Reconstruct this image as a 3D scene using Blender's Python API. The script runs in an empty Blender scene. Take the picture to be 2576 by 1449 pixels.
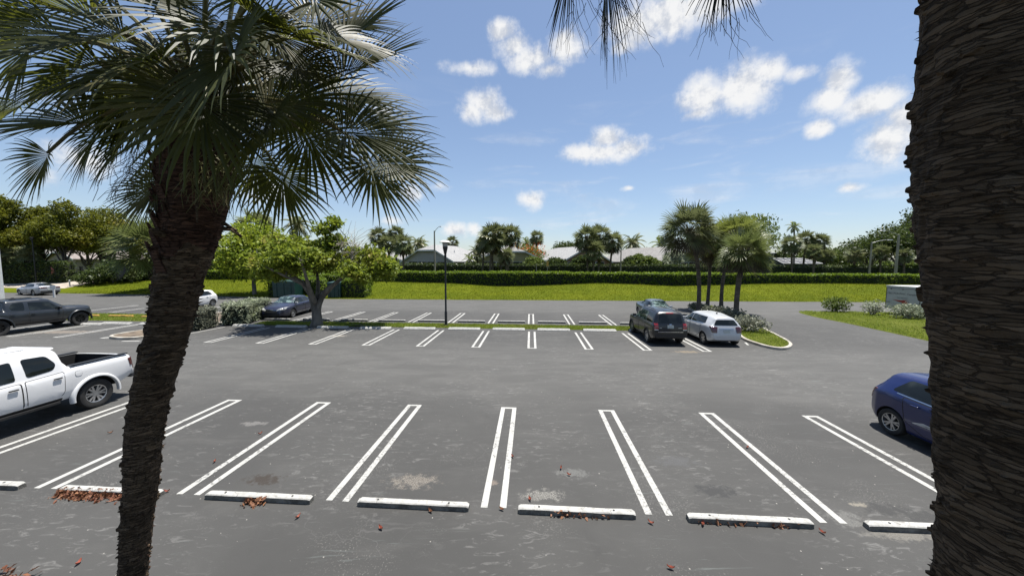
import bpy, bmesh, math, random
import numpy as np
from mathutils import Vector, Matrix, noise
from mathutils.bvhtree import BVHTree

SC = bpy.context.scene
COL = SC.collection
PI = math.pi
R = math.radians
rnd = random.Random(7)

# ------------------------------------------------------------------ camera model (metres; camera over the origin, looking along +Y)
H, FPX, PITCH, ROLL, YAW = 4.2, 867.5, 0.0762, 0.0045, 0.0549     # focal length in units of a 2576 px wide picture
_f = Vector((0, math.cos(PITCH), -math.sin(PITCH)))
_r0 = Vector((1, 0, 0)); _u0 = _r0.cross(_f)
_r = _r0*math.cos(ROLL) + _u0*math.sin(ROLL)
_u = -_r0*math.sin(ROLL) + _u0*math.cos(ROLL)
CAM = Vector((0, 0, H))

def ray(x, y):
    return (_f + _r*((x-1288)/FPX) + _u*((724.5-y)/FPX)).normalized()
def g(x, y, z=0.0):                      # picture point -> point on the level z
    d = ray(x, y); t = (z-H)/d.z
    return CAM + d*t
def at(x, y, Y):                         # picture point -> point at distance Y
    d = ray(x, y); return CAM + d*(Y/d.y)
CY, SY = math.cos(YAW), math.sin(YAW)
def st(s, t, z=0.0):                     # parking-row frame -> world
    return Vector((s*CY + t*SY, -s*SY + t*CY, z))
def to_st(p):
    return (p.x*CY - p.y*SY, p.x*SY + p.y*CY)
A_T = PI/2 - YAW                         # heading of the t direction

# ------------------------------------------------------------------ tags and builders
def tag(o, label=None, cat=None, group=None, kind=None):
    if label:
        o['label'] = label
        if len(label.split()) > 16 or len(label.split()) < 4: print('LONG', len(label.split()), label)
    if cat: o['category'] = cat
    if group: o['group'] = group
    if kind: o['kind'] = kind
    return o
def empty(name, loc, rz=0.0, label=None, cat=None, group=None):
    o = bpy.data.objects.new(name, None); COL.objects.link(o)
    o.empty_display_size = 0.2
    o.location = loc; o.rotation_euler = (0, 0, rz)
    return tag(o, label, cat, group)
def link(name, me, parent=None):
    o = bpy.data.objects.new(name, me); COL.objects.link(o)
    if parent: o.parent = parent
    return o
def copy_tree(o, parent=None):
    c = o.copy(); COL.objects.link(c)
    if parent: c.parent = parent
    for ch in [k for k in bpy.data.objects if k.parent == o]:
        copy_tree(ch, c)
    return c

class MB:
    def __init__(s): s.v = []; s.f = []; s.m = []; s.mi = 0
    def add(s, vs, fs):
        b = len(s.v); s.v += [tuple(p) for p in vs]
        for f in fs: s.f.append(tuple(b+i for i in f)); s.m.append(s.mi)
    def box(s, c, d, rz=0.0, top=1.0):
        x, y, z = d[0]/2, d[1]/2, d[2]/2
        vs = []
        cs, sn = math.cos(rz), math.sin(rz)
        for k, sc in ((-z, 1), (z, top)):
            for a, b in ((-x, -y), (x, -y), (x, y), (-x, y)):
                a2, b2 = a*sc, b*sc
                vs.append((c[0]+a2*cs-b2*sn, c[1]+a2*sn+b2*cs, c[2]+k))
        s.add(vs, [(3,2,1,0),(4,5,6,7),(0,1,5,4),(1,2,6,5),(2,3,7,6),(3,0,4,7)])
    def tube(s, pts, rad, n=8, cap=True):
        pts = [Vector(p) for p in pts]
        if not hasattr(rad, '__len__'): rad = [rad]*len(pts)
        vs = []; fs = []
        t0 = (pts[1]-pts[0]).normalized()
        up = Vector((0,0,1)) if abs(t0.z) < .9 else Vector((1,0,0))
        a = t0.cross(up).normalized()
        for i, p in enumerate(pts):
            t = (pts[min(i+1, len(pts)-1)]-pts[max(i-1, 0)]).normalized()
            a = (a - t*a.dot(t)).normalized(); b = t.cross(a)
            for k in range(n):
                th = 2*PI*k/n
                vs.append(p + (a*math.cos(th)+b*math.sin(th))*rad[i])
        for i in range(len(pts)-1):
            for k in range(n):
                fs.append((i*n+k, i*n+(k+1)%n, (i+1)*n+(k+1)%n, (i+1)*n+k))
        if cap:
            fs.append(tuple(range(n-1, -1, -1))); fs.append(tuple((len(pts)-1)*n+k for k in range(n)))
        s.add(vs, fs)
    def lathe(s, prof, axis='z', o=(0,0,0), n=24, a0=0.0, a1=2*PI):
        full = abs(a1-a0-2*PI) < 1e-6
        m = n if full else n+1
        vs = []
        for (r_, h) in prof:
            for k in range(m):
                th = a0+(a1-a0)*k/n
                c, d = r_*math.cos(th), r_*math.sin(th)
                p = (c, d, h) if axis == 'z' else (c, h, d)
                vs.append((p[0]+o[0], p[1]+o[1], p[2]+o[2]))
        fs = []
        for i in range(len(prof)-1):
            for k in range(n):
                k2 = (k+1) % m
                fs.append((i*m+k, i*m+k2, (i+1)*m+k2, (i+1)*m+k))
        s.add(vs, fs)
    def prism(s, poly, z0, z1):
        n = len(poly)
        vs = [(p[0], p[1], z0) for p in poly]+[(p[0], p[1], z1) for p in poly]
        s.add(vs, [tuple(range(n-1, -1, -1)), tuple(range(n, 2*n))]+[(i, (i+1)%n, n+(i+1)%n, n+i) for i in range(n)])
    def build(s, name, mats, parent=None, smooth=None):
        me = bpy.data.meshes.new(name)
        me.from_pydata(s.v, [], s.f)
        if not isinstance(mats, (list, tuple)): mats = [mats]
        for m in mats: me.materials.append(m)
        if len(mats) > 1: me.polygons.foreach_set('material_index', s.m)
        bm = bmesh.new(); bm.from_mesh(me); bmesh.ops.recalc_face_normals(bm, faces=bm.faces); bm.to_mesh(me); bm.free()
        if smooth is not None:
            me.polygons.foreach_set('use_smooth', [True]*len(me.polygons))
            me.set_sharp_from_angle(angle=R(smooth))
        me.update()
        return link(name, me, parent)

def fast_mesh(name, verts, faces_n, mat, mi=None):
    """verts (N,3); faces of equal size faces_n, consecutive vertices"""
    me = bpy.data.meshes.new(name)
    n = len(verts); m = n//faces_n
    me.vertices.add(n); me.vertices.foreach_set('co', np.asarray(verts, dtype=np.float32).ravel())
    me.loops.add(n); me.loops.foreach_set('vertex_index', np.arange(n, dtype=np.int32))
    me.polygons.add(m)
    me.polygons.foreach_set('loop_start', np.arange(0, n, faces_n, dtype=np.int32))
    me.polygons.foreach_set('loop_total', np.full(m, faces_n, dtype=np.int32))
    mats = mat if isinstance(mat, (list, tuple)) else [mat]
    for k in mats: me.materials.append(k)
    if mi is not None: me.polygons.foreach_set('material_index', np.asarray(mi, dtype=np.int32))
    me.update(calc_edges=True)
    return me

# ------------------------------------------------------------------ node helpers and materials
class NT:
    def __init__(s, tree): s.t = tree; tree.nodes.clear()
    def n(s, typ, ins=None, **kw):
        nd = s.t.nodes.new(typ)
        for k, v in kw.items(): setattr(nd, k, v)
        for k, v in (ins or {}).items():
            if hasattr(v, 'is_output') or isinstance(v, bpy.types.NodeSocket): s.t.links.new(v, nd.inputs[k])
            else: nd.inputs[k].default_value = v
        return nd
    def m(s, op, a, b=0.0, c=0.0, clamp=False):
        nd = s.n('ShaderNodeMath', {0: a, 1: b, 2: c}, operation=op); nd.use_clamp = clamp
        return nd.outputs[0]
    def ss(s, x, a, b):
        nd = s.n('ShaderNodeMapRange', {0: x, 1: a, 2: b, 3: 0.0, 4: 1.0}, interpolation_type='SMOOTHSTEP')
        return nd.outputs[0]
    def noise(s, vec, scale, detail=4.0, rough=.55, dist=0.0):
        return s.n('ShaderNodeTexNoise', {'Vector': vec, 'Scale': scale, 'Detail': detail, 'Roughness': rough, 'Distortion': dist}).outputs[0]
    def mix(s, f, a, b):
        nd = s.n('ShaderNodeMix', data_type='RGBA')
        for k, v in ((0, f), (6, a), (7, b)):
            if isinstance(v, bpy.types.NodeSocket): s.t.links.new(v, nd.inputs[k])
            else: nd.inputs[k].default_value = v if k == 0 else (v[0], v[1], v[2], 1)
        return nd.outputs[2]
    def map(s, vec, scale=(1,1,1), rot=(0,0,0), loc=(0,0,0)):
        return s.n('ShaderNodeMapping', {0: vec, 1: loc, 2: rot, 3: scale}).outputs[0]

def new_mat(name):
    m = bpy.data.materials.new(name); m.use_nodes = True
    return m, NT(m.node_tree)
def finish(nt, shader): nt.n('ShaderNodeOutputMaterial', {0: shader})
ALB = .70                                # all albedos were first judged for a lower exposure
def dim(nt, col, k=None):
    k = ALB if k is None else k
    if isinstance(col, bpy.types.NodeSocket): return nt.n('ShaderNodeVectorMath', {0: col, 1: (k, k, k)}, operation='MULTIPLY').outputs[0]
    return tuple(c*k for c in col)
def bsdf(nt, col, rough=.6, metal=0.0, coat=0.0, normal=None, spec=.5):
    col = dim(nt, col)
    ins = {'Base Color': col if isinstance(col, bpy.types.NodeSocket) else (*col, 1), 'Roughness': rough, 'Metallic': metal, 'Coat Weight': coat, 'Coat Roughness': .04, 'Specular IOR Level': spec}
    if normal is not None: ins['Normal'] = normal
    return nt.n('ShaderNodeBsdfPrincipled', ins).outputs[0]

def mat(name, c1, c2=None, scale=3.0, rough=.6, metal=0.0, coat=0.0, bump=0.0, bscale=40.0, stretch=(1,1,1), spec=.5, detail=5.0):
    m, nt = new_mat(name)
    co = nt.n('ShaderNodeTexCoord').outputs['Object']
    co = nt.map(co, stretch)
    if c2 is None: c2 = tuple(min(1, c*1.12+.002) for c in c1)
    f = nt.ss(nt.noise(co, scale, detail), .35, .68)
    col = nt.mix(f, c1, c2)
    nrm = None
    if bump:
        nrm = nt.n('ShaderNodeBump', {'Strength': bump, 'Distance': .02, 'Height': nt.noise(co, bscale, 5.0)}).outputs[0]
    finish(nt, bsdf(nt, col, rough, metal, coat, nrm, spec))
    return m

def paint(name, c, flake=0.0):
    m, nt = new_mat(name)
    co = nt.n('ShaderNodeTexCoord').outputs['Object']
    dust = nt.ss(nt.noise(co, 2.2, 6.0), .4, .75)
    col = nt.mix(nt.m('MULTIPLY', dust, .12), c, tuple(min(1, k*.9+.006) for k in c))
    rg = nt.m('MULTIPLY_ADD', dust, .12, .3)
    finish(nt, nt.n('ShaderNodeBsdfPrincipled', {'Base Color': col, 'Roughness': rg, 'Metallic': flake, 'Coat Weight': .5, 'Coat Roughness': .05}).outputs[0])
    return m

def leaf_mat(name, c1, c2, c3=None, tr=.35, rough=.45, trc=None, patch=.35):
    """leaf colours differ from leaf to leaf and in large patches over the plant"""
    m, nt = new_mat(name)
    ri = nt.n('ShaderNodeNewGeometry').outputs['Random Per Island']
    co = nt.n('ShaderNodeTexCoord').outputs['Object']
    col = nt.mix(ri, c1, c2)
    if c3:
        f = nt.ss(nt.noise(co, patch, 3.0), .48, .66)
        r2 = nt.m('FRACT', nt.m('MULTIPLY', ri, 7.31))
        col = nt.mix(nt.m('MULTIPLY', f, r2), col, c3)
    if trc is None: trc = tuple(min(1, k*1.5) for k in c2)
    d = bsdf(nt, dim(nt, col, 1.17), rough, spec=.22)
    t = nt.n('ShaderNodeBsdfTranslucent', {0: (*dim(nt, trc), 1)}).outputs[0]
    finish(nt, nt.n('ShaderNodeMixShader', {0: tr, 1: d, 2: t}).outputs[0])
    return m

M = {}
M['tyre'] = mat('tyre_rubber', (.012,.012,.012), (.03,.029,.028), 6, .85)
M['black'] = mat('black_plastic', (.010,.010,.011), (.018,.018,.018), 5, .5)
M['under'] = mat('underbody', (.006,.006,.006), (.012,.011,.01), 5, .9)
M['alloy'] = mat('alloy', (.50,.51,.52), (.62,.62,.63), 8, .3, .85)
M['dark_alloy'] = mat('dark_alloy', (.015,.015,.016), (.03,.03,.03), 8, .35, .4)
M['chrome'] = mat('chrome', (.75,.75,.76), None, 4, .12, 1.0)
M['red_lens'] = mat('red_lens', (.30,.012,.012), (.38,.02,.02), 8, .12, 0, .8)
M['dark_red_lens'] = mat('dark_red_lens', (.07,.008,.008), (.11,.012,.012), 8, .12, 0, .8)
M['clear_lens'] = mat('clear_lens', (.55,.56,.55), (.75,.75,.72), 12, .08, .3, .8)
M['plate'] = mat('plate', (.55,.57,.55), (.40,.46,.42), 30, .45)
M['glass'] = None
m, nt = new_mat('car_glass')
lw = nt.n('ShaderNodeTexCoord').outputs['Object']
gcol = nt.mix(nt.ss(nt.noise(lw, 1.6, 2.0), .45, .7), (.006,.008,.008), (.022,.027,.025))
finish(nt, nt.n('ShaderNodeBsdfPrincipled', {'Base Color': gcol, 'Roughness': .03, 'Specular IOR Level': .38}).outputs[0]); M['glass'] = m
m, nt = new_mat('windscreen_glass')
lw = nt.n('ShaderNodeTexCoord').outputs['Object']
gcol = nt.mix(nt.ss(nt.noise(lw, 3.5, 3.0), .45, .62), (.018,.03,.028), (.13,.18,.17))
finish(nt, nt.n('ShaderNodeBsdfPrincipled', {'Base Color': gcol, 'Roughness': .04, 'Specular IOR Level': .6}).outputs[0]); M['screen'] = m
M['white_paint'] = paint('white_paint', (.56,.56,.56))
M['silver_paint'] = paint('silver_paint', (.42,.43,.44), .2)
M['silver_blue_paint'] = paint('silver_blue_paint', (.28,.29,.31), .35)
M['blue_paint'] = paint('blue_paint', (.003,.009,.060))
M['black_paint'] = paint('black_paint', (.003,.003,.003))
M['navy_paint'] = paint('navy_paint', (.014,.016,.036), .15)
M['grey_blue_paint'] = paint('grey_blue_paint', (.08,.10,.125), .3)
M['slate_paint'] = paint('slate_paint', (.013,.016,.020))
M['lamp_black'] = mat('lamp_black', (.008,.008,.009), None, 5, .45)
M['concrete_pole'] = mat('concrete_pole', (.30,.27,.22), (.42,.39,.33), 3, .9, stretch=(1,1,.15))
M['galv'] = mat('galvanised', (.42,.43,.43), (.55,.56,.55), 6, .45, .6)
M['white_metal'] = mat('white_metal', (.72,.73,.73), (.80,.80,.79), 5, .4)
M['kerb'] = mat('kerb_concrete', (.30,.27,.22), (.50,.47,.41), 2.2, .9, bump=.4, bscale=30)
M['dirt'] = mat('mulch_dirt', (.075,.055,.038), (.19,.145,.10), 2.5, .95, bump=.8, bscale=25)
M['green_bin'] = mat('green_bin', (.004,.034,.028), (.008,.055,.045), 4, .5)
M['yellow'] = mat('yellow_paint', (.62,.36,.05), (.50,.33,.10), 5, .7)
M['iron'] = mat('iron', (.008,.008,.008), None, 5, .5)
M['dead_leaf'] = leaf_mat('dead_leaf', (.11,.045,.026), (.28,.14,.075), (.17,.06,.035), .1, .6)
M['red_leaf'] = leaf_mat('red_leaf', (.26,.06,.045), (.36,.13,.075), None, .1, .5)
M['text'] = mat('black_lettering', (.012,.012,.014), None, 5, .6)
M['faded_text'] = mat('faded_lettering', (.42,.42,.40), (.55,.55,.52), 60, .7)

def asphalt():
    m, nt = new_mat('asphalt')
    P = nt.n('ShaderNodeNewGeometry').outputs['Position']
    sx, sy_, sz = [nt.n('ShaderNodeSeparateXYZ', {0: P}).outputs[i] for i in range(3)]
    big = nt.noise(P, .16, 5, .6)
    mid = nt.noise(nt.map(P, (.5, 1.6, 1), (0, 0, -YAW)), .9, 6, .65, .6)
    fine = nt.noise(P, 55, 3, .7)
    col = nt.mix(nt.ss(big, .35, .68), (.061,.060,.0575), (.088,.0865,.082))
    col = nt.mix(nt.m('MULTIPLY', nt.ss(mid, .52, .74), .45), col, (.115,.112,.106))
    # the driven lanes are worn paler than the stalls
    tt = nt.m('ADD', nt.m('MULTIPLY', sx, SY), nt.m('MULTIPLY', sy_, CY))
    tw = nt.m('MULTIPLY_ADD', big, 3.0, tt)
    lane = nt.m('MAXIMUM', nt.m('MULTIPLY', nt.ss(tw, 10.0, 13.5), nt.ss(tw, 20.5, 16.5)), nt.ss(tw, 28.0, 32.0))
    lane = nt.m('MULTIPLY_ADD', nt.ss(tw, 5.0, 9.0), .22, nt.m('MULTIPLY', lane, .70))
    col = nt.mix(lane, col, nt.mix(nt.ss(mid, .35, .7), (.108,.106,.100), (.140,.137,.129)))
    col = nt.mix(nt.m('MULTIPLY', fine, .55), col, nt.mix(.5, col, (.028,.028,.027)))
    # pale dusty scuffs, short and streaky
    w = nt.noise(P, .35, 3, .5)
    sc = nt.noise(nt.map(P, (3.2, 9, 1), (0, 0, .5)), 1.0, 6, .72, .9)
    scm = nt.m('MULTIPLY', nt.ss(sc, .54, .66), nt.ss(w, .40, .58))
    col = nt.mix(nt.m('MULTIPLY', scm, .48), col, (.24,.235,.225))
    grain = nt.noise(P, 34, 2, .6)
    wg = nt.ss(nt.noise(P, .55, 4, .6), .50, .72)
    col = nt.mix(nt.m('MULTIPLY', nt.m('MULTIPLY', nt.ss(grain, .58, .68), wg), .85), col, (.25,.24,.22))
    # specks of grit
    vo = nt.n('ShaderNodeTexVoronoi', {'Vector': P, 'Scale': 4.2, 'Randomness': 1.0})
    spk = nt.m('LESS_THAN', vo.outputs['Distance'], nt.m('MULTIPLY', nt.noise(P, 2.0, 2), .085))
    col = nt.mix(nt.m('MULTIPLY', spk, .8), col, (.42,.40,.36))
    # hairline cracks
    wv = nt.n('ShaderNodeTexVoronoi', {'Vector': nt.map(P, (1,1,1), (0,0,0.3)), 'Scale': .28}, feature='DISTANCE_TO_EDGE')
    pj = nt.n('ShaderNodeVectorMath', {0: P, 1: nt.n('ShaderNodeVectorMath', {0: nt.n('ShaderNodeTexNoise', {'Vector': P, 'Scale': 1.4, 'Detail': 5.0}).outputs[1], 1: (.9,.9,0)}, operation='MULTIPLY').outputs[0]}, operation='ADD').outputs[0]
    nt.t.links.new(pj, wv.inputs['Vector'])
    ck = nt.m('MULTIPLY', nt.m('LESS_THAN', wv.outputs['Distance'], .0018), nt.ss(nt.noise(P, .5, 2), .5, .6))
    col = nt.mix(nt.m('MULTIPLY', ck, .22), col, (.17,.165,.16))
    st2 = nt.noise(nt.map(P, (.7, 7, 1), (0, 0, -YAW-.1)), 1.3, 7, .72, .5)
    col = nt.mix(nt.m('MULTIPLY', nt.m('MULTIPLY', nt.ss(st2, .58, .70), nt.ss(nt.noise(P, .5, 3), .45, .6)), .3), col, (.23,.265,.25))
    dk = nt.noise(nt.map(P, (2.2, .8, 1), (0, 0, .25)), .7, 6, .7, .8)
    col = nt.mix(nt.m('MULTIPLY', nt.ss(dk, .58, .75), .25), col, (.040,.039,.038))
    # oil and moss stains where cars stand
    patn = nt.noise(P, 7, 6, .75)
    STAINS = [(1040,1210,.75,.32,(.085,.065,.045),(.30,.28,.25)), (1365,1245,.6,.25,(.06,.055,.05),(.34,.33,.30)), (665,1205,.6,.25,(.040,.030,.022),(.045,.035,.028)),
              (1800,1235,.6,.28,(.042,.042,.042),(.05,.05,.05)), (2225,1280,.55,.25,(.048,.047,.046),(.055,.055,.054)), (2160,1268,.22,.10,(.24,.22,.18),(.30,.27,.22)), (2330,1300,.5,.3,(.045,.045,.044),(.06,.06,.058)),
              (1240,1215,.17,.13,(.17,.14,.115),(.24,.20,.17)), (640,1065,.5,.2,(.15,.145,.14),(.2,.19,.18)), (1730,885,1.0,.3,(.22,.18,.12),(.25,.2,.15)), (850,845,.75,.35,(.30,.27,.22),(.34,.31,.27)), (160,835,3.0,.7,(.20,.17,.14),(.28,.24,.2)),
              (2130,1305,.5,.3,(.13,.13,.12),(.19,.185,.175)), (1440,1190,.5,.25,(.12,.12,.115),(.17,.17,.16)), (1700,1160,.7,.3,(.08,.08,.08),(.11,.11,.11)), (2280,1345,.9,.22,(.15,.14,.12),(.22,.21,.19))]
    for (x, y, a, b, c1, c2) in STAINS:
        p = g(x, y)
        dx = nt.m('DIVIDE', nt.m('SUBTRACT', sx, p.x), a); dy = nt.m('DIVIDE', nt.m('SUBTRACT', sy_, p.y), b)
        d = nt.m('SQRT', nt.m('ADD', nt.m('MULTIPLY', dx, dx), nt.m('MULTIPLY', dy, dy)))
        k = nt.ss(nt.m('ADD', nt.m('SUBTRACT', 1.0, d), nt.m('MULTIPLY_ADD', patn, 3.0, -1.75)), .0, .45)
        k = nt.m('MULTIPLY', k, nt.ss(d, 1.35, .5))
        col = nt.mix(nt.m('MULTIPLY', k, .85), col, nt.mix(nt.ss(fine, .4, .6), c1, c2))
    bp = nt.n('ShaderNodeBump', {'Strength': .5, 'Distance': .006, 'Height': nt.noise(P, 90, 4, .7)}).outputs[0]
    finish(nt, bsdf(nt, dim(nt, col, .84), .82, normal=bp, spec=.3))
    return m
M['asphalt'] = asphalt()

def line_paint():
    m, nt = new_mat('line_paint')
    P = nt.n('ShaderNodeNewGeometry').outputs['Position']
    w = nt.m('MULTIPLY', nt.ss(nt.noise(P, 13, 7, .8), .50, .58), nt.ss(nt.noise(P, .9, 4), .45, .60))
    ck = nt.n('ShaderNodeTexVoronoi', {'Vector': nt.map(P, (2, 5, 1)), 'Scale': 2.2}, feature='DISTANCE_TO_EDGE')
    c2 = nt.m('MULTIPLY', nt.m('LESS_THAN', ck.outputs['Distance'], .012), nt.ss(nt.noise(P, .6, 2), .45, .6))
    col = nt.mix(nt.noise(P, 5, 4), (.36,.355,.33), (.48,.475,.45))
    col = nt.mix(nt.m('MAXIMUM', nt.m('MULTIPLY', w, .9), nt.m('MULTIPLY', c2, .8)), col, (.10,.10,.095))
    finish(nt, bsdf(nt, col, .7)); return m
M['line'] = line_paint()

def stop_mat():
    m, nt = new_mat('wheel_stop_concrete')
    tc = nt.n('ShaderNodeNewGeometry'); P = tc.outputs['Position']
    n1 = nt.noise(P, 9, 6, .7)
    chip = nt.ss(nt.noise(P, 7, 6, .75, 1.0), .56, .62)
    col = nt.mix(nt.ss(n1, .4, .7), (.46,.455,.43), (.32,.315,.29))
    col = nt.mix(nt.m('MULTIPLY', chip, .8), col, (.20,.19,.17))
    bp = nt.n('ShaderNodeBump', {'Strength': .35, 'Distance': .01, 'Height': nt.noise(P, 40, 5)}).outputs[0]
    finish(nt, bsdf(nt, col, .85, normal=bp)); return m
M['stop'] = stop_mat()
M['stop_side'] = mat('shaded_stop_side', (.12,.115,.10), (.27,.26,.23), 7, .9, bump=.5, bscale=40)  # darker than the tops: shade of the sunless faces put into the colour

def grass_mat(name, c1, c2, c3, sc=1.0):
    m, nt = new_mat(name)
    P = nt.n('ShaderNodeNewGeometry').outputs['Position']
    a = nt.noise(P, .22*sc, 5, .6); b = nt.noise(nt.map(P, (1, 3, 1)), 1.5*sc, 6, .7); f = nt.noise(P, 22*sc, 4, .75)
    col = nt.mix(nt.ss(a, .35, .65), c1, c2)
    col = nt.mix(nt.m('MULTIPLY', nt.ss(b, .45, .75), .55), col, c3)
    col = nt.mix(nt.m('MULTIPLY', nt.ss(f, .35, .7), .5), col, tuple(k*.4 for k in c1))
    bp = nt.n('ShaderNodeBump', {'Strength': .9, 'Distance': .08, 'Height': nt.noise(P, 30*sc, 5, .75)}).outputs[0]
    finish(nt, bsdf(nt, dim(nt, col, .92), .85, normal=bp, spec=.05)); return m
M['lawn'] = grass_mat('lawn_grass', (.11,.145,.006), (.16,.19,.008), (.20,.20,.018))
M['strip'] = grass_mat('strip_grass', (.13,.17,.022), (.17,.20,.03), (.21,.17,.06), 2.0)
M['blade'] = leaf_mat('grass_blade', (.13,.20,.02), (.21,.26,.035), (.30,.26,.09), .4, .6)
M['far_grass'] = grass_mat('far_ground', (.07,.11,.02), (.11,.15,.03), (.13,.13,.05))  # deeper green for the distant ground

# leaves
M['hedge'] = leaf_mat('hedge_leaf', (.060,.115,.012), (.17,.24,.022), (.25,.30,.035), .4)
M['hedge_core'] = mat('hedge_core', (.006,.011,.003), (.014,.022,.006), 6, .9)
M['far_hedge'] = leaf_mat('far_hedge_leaf', (.03,.052,.012), (.065,.09,.025), (.11,.13,.04), .25)
M['mango'] = leaf_mat('bright_leaf', (.11,.175,.014), (.27,.33,.03), (.42,.40,.05), .3, .55, patch=.5)
M['spread'] = leaf_mat('spreading_leaf', (.085,.135,.014), (.22,.27,.03), (.34,.27,.05), .36, .55, patch=.6)
M['poinc'] = leaf_mat('poinciana_leaf', (.065,.085,.010), (.16,.17,.018), (.30,.21,.025), .3, .5, patch=.12)
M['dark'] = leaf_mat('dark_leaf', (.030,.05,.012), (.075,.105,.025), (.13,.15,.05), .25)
M['mid'] = leaf_mat('mid_leaf', (.06,.095,.018), (.13,.17,.035), (.18,.20,.06), .3)
M['silver'] = leaf_mat('silver_leaf', (.15,.18,.115), (.34,.37,.26), (.22,.26,.10), .25, .5, patch=.9)
M['grey_shrub'] = leaf_mat('grey_shrub_leaf', (.11,.12,.085), (.26,.27,.20), (.16,.17,.10), .2, .5)
M['orange'] = leaf_mat('orange_flower', (.30,.10,.02), (.42,.13,.02), (.10,.12,.02), .3)
M['palm'] = leaf_mat('palm_leaf', (.060,.085,.022), (.14,.17,.05), (.20,.19,.07), .3, .38)
M['palm_far'] = leaf_mat('far_palm_leaf', (.055,.075,.025), (.16,.18,.075), (.24,.21,.10), .25, .42)
M['palm_yel'] = leaf_mat('yellow_palm_leaf', (.09,.115,.022), (.20,.23,.05), (.27,.25,.08), .3, .42)
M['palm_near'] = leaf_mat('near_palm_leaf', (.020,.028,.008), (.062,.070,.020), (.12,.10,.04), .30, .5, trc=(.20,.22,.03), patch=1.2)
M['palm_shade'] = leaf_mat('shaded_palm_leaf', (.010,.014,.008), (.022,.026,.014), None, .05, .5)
M['palm_dead'] = leaf_mat('dead_palm_leaf', (.035,.03,.02), (.10,.08,.05), None, .2, .6)
M['stalk'] = mat('leaf_stalk', (.10,.10,.03), (.20,.17,.06), 6, .5)
M['bark'] = mat('grey_bark', (.11,.095,.078), (.23,.205,.17), 3, .9, bump=1.0, bscale=14, stretch=(1,1,.3))
M['bark_dark'] = mat('dark_bark', (.05,.042,.034), (.11,.095,.08), 3, .9, bump=1.0, bscale=14, stretch=(1,1,.3))
M['twig'] = mat('bare_twig', (.26,.23,.19), (.40,.36,.30), 4, .9)

def palm_bark(name, c1, c2, zscale=30, plates=0):
    m, nt = new_mat(name)
    co = nt.n('ShaderNodeTexCoord').outputs['Object']
    ring = nt.noise(nt.map(co, (2.2, 2.2, zscale)), 1.0, 6, .7, .5)
    fl = nt.noise(nt.map(co, (10, 10, 46)), 1.0, 6, .72)
    pt = nt.noise(co, 1.6, 4)
    col = nt.mix(nt.ss(ring, .35, .7), c1, c2)
    col = nt.mix(nt.m('MULTIPLY', nt.ss(fl, .5, .75), .5), col, tuple(min(1, k*1.7) for k in c2))
    col = nt.mix(nt.m('MULTIPLY', nt.ss(pt, .45, .7), .45), col, tuple(k*.6 for k in c1))
    hgt = nt.m('ADD', ring, nt.m('MULTIPLY', fl, .5))
    if plates:
        wob = nt.n('ShaderNodeVectorMath', {0: nt.map(co, (8, 8, plates)), 1: nt.n('ShaderNodeVectorMath', {0: nt.n('ShaderNodeTexNoise', {'Vector': nt.map(co, (7, 7, 20)), 'Scale': 1.0, 'Detail': 6.0}).outputs[1], 1: (1.6, 1.6, 2.2)}, operation='MULTIPLY').outputs[0]}, operation='ADD').outputs[0]
        ve = nt.n('ShaderNodeTexVoronoi', {'Vector': wob, 'Scale': 1.0}, feature='DISTANCE_TO_EDGE').outputs['Distance']
        vc = nt.n('ShaderNodeTexVoronoi', {'Vector': wob, 'Scale': 1.0}).outputs['Color']
        vv = nt.n('ShaderNodeSeparateXYZ', {0: vc}).outputs[0]
        col = nt.mix(nt.m('MULTIPLY', nt.ss(vv, .45, .95), .35), col, tuple(min(1, k*1.9) for k in c2))
        cr = nt.ss(ve, .10, .02)
        col = nt.mix(nt.m('MULTIPLY', cr, .55), col, tuple(k*.25 for k in c1))
        hgt = nt.m('SUBTRACT', hgt, nt.m('MULTIPLY', cr, .8))
    bp = nt.n('ShaderNodeBump', {'Strength': 1.0, 'Distance': .02, 'Height': hgt}).outputs[0]
    finish(nt, bsdf(nt, col, .9, normal=bp, spec=.15)); return m
M['palm_bark'] = palm_bark('palm_bark', (.085,.070,.055), (.20,.17,.14), 9)
M['near_bark'] = palm_bark('near_palm_bark', (.066,.046,.029), (.160,.114,.074), 13, 58)
M['near_bark_red'] = palm_bark('near_palm_boots', (.042,.022,.015), (.120,.066,.045), 13, 50)

# house materials
def roof_mat(name, c1, c2):
    m, nt = new_mat(name)
    co = nt.n('ShaderNodeTexCoord').outputs['Object']
    br = nt.n('ShaderNodeTexBrick', {'Vector': nt.map(co, (1,1,1)), 'Color1': (*c1,1), 'Color2': (*c2,1), 'Mortar': tuple(k*.6 for k in c1)+(1,), 'Scale': 1.0, 'Mortar Size': .02, 'Brick Width': .4, 'Row Height': .3})
    col = nt.mix(nt.m('MULTIPLY', nt.ss(nt.noise(co, .6, 5), .4, .7), .3), br.outputs[0], tuple(k*.7 for k in c1))
    finish(nt, bsdf(nt, col, .8)); return m
M['roof_white'] = roof_mat('white_tile_roof', (.30,.30,.30), (.37,.37,.36))
M['roof_grey'] = roof_mat('grey_tile_roof', (.20,.19,.18), (.29,.28,.26))
M['roof_pink'] = roof_mat('pinkish_roof', (.24,.20,.18), (.30,.26,.23))
M['wall_white'] = mat('pale_wall', (.46,.43,.42), (.52,.49,.48), 1.2, .85)
M['wall_tan'] = mat('tan_wall', (.36,.31,.17), (.42,.36,.21), 1.2, .85)
M['wall_brown'] = mat('brown_wall', (.23,.13,.085), (.30,.17,.11), 1.2, .85)
M['wall_olive'] = mat('olive_wall', (.20,.20,.14), (.25,.24,.18), 1.2, .85)
M['wall_red'] = mat('red_wall', (.38,.10,.08), (.44,.13,.10), 1.2, .85)
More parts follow.
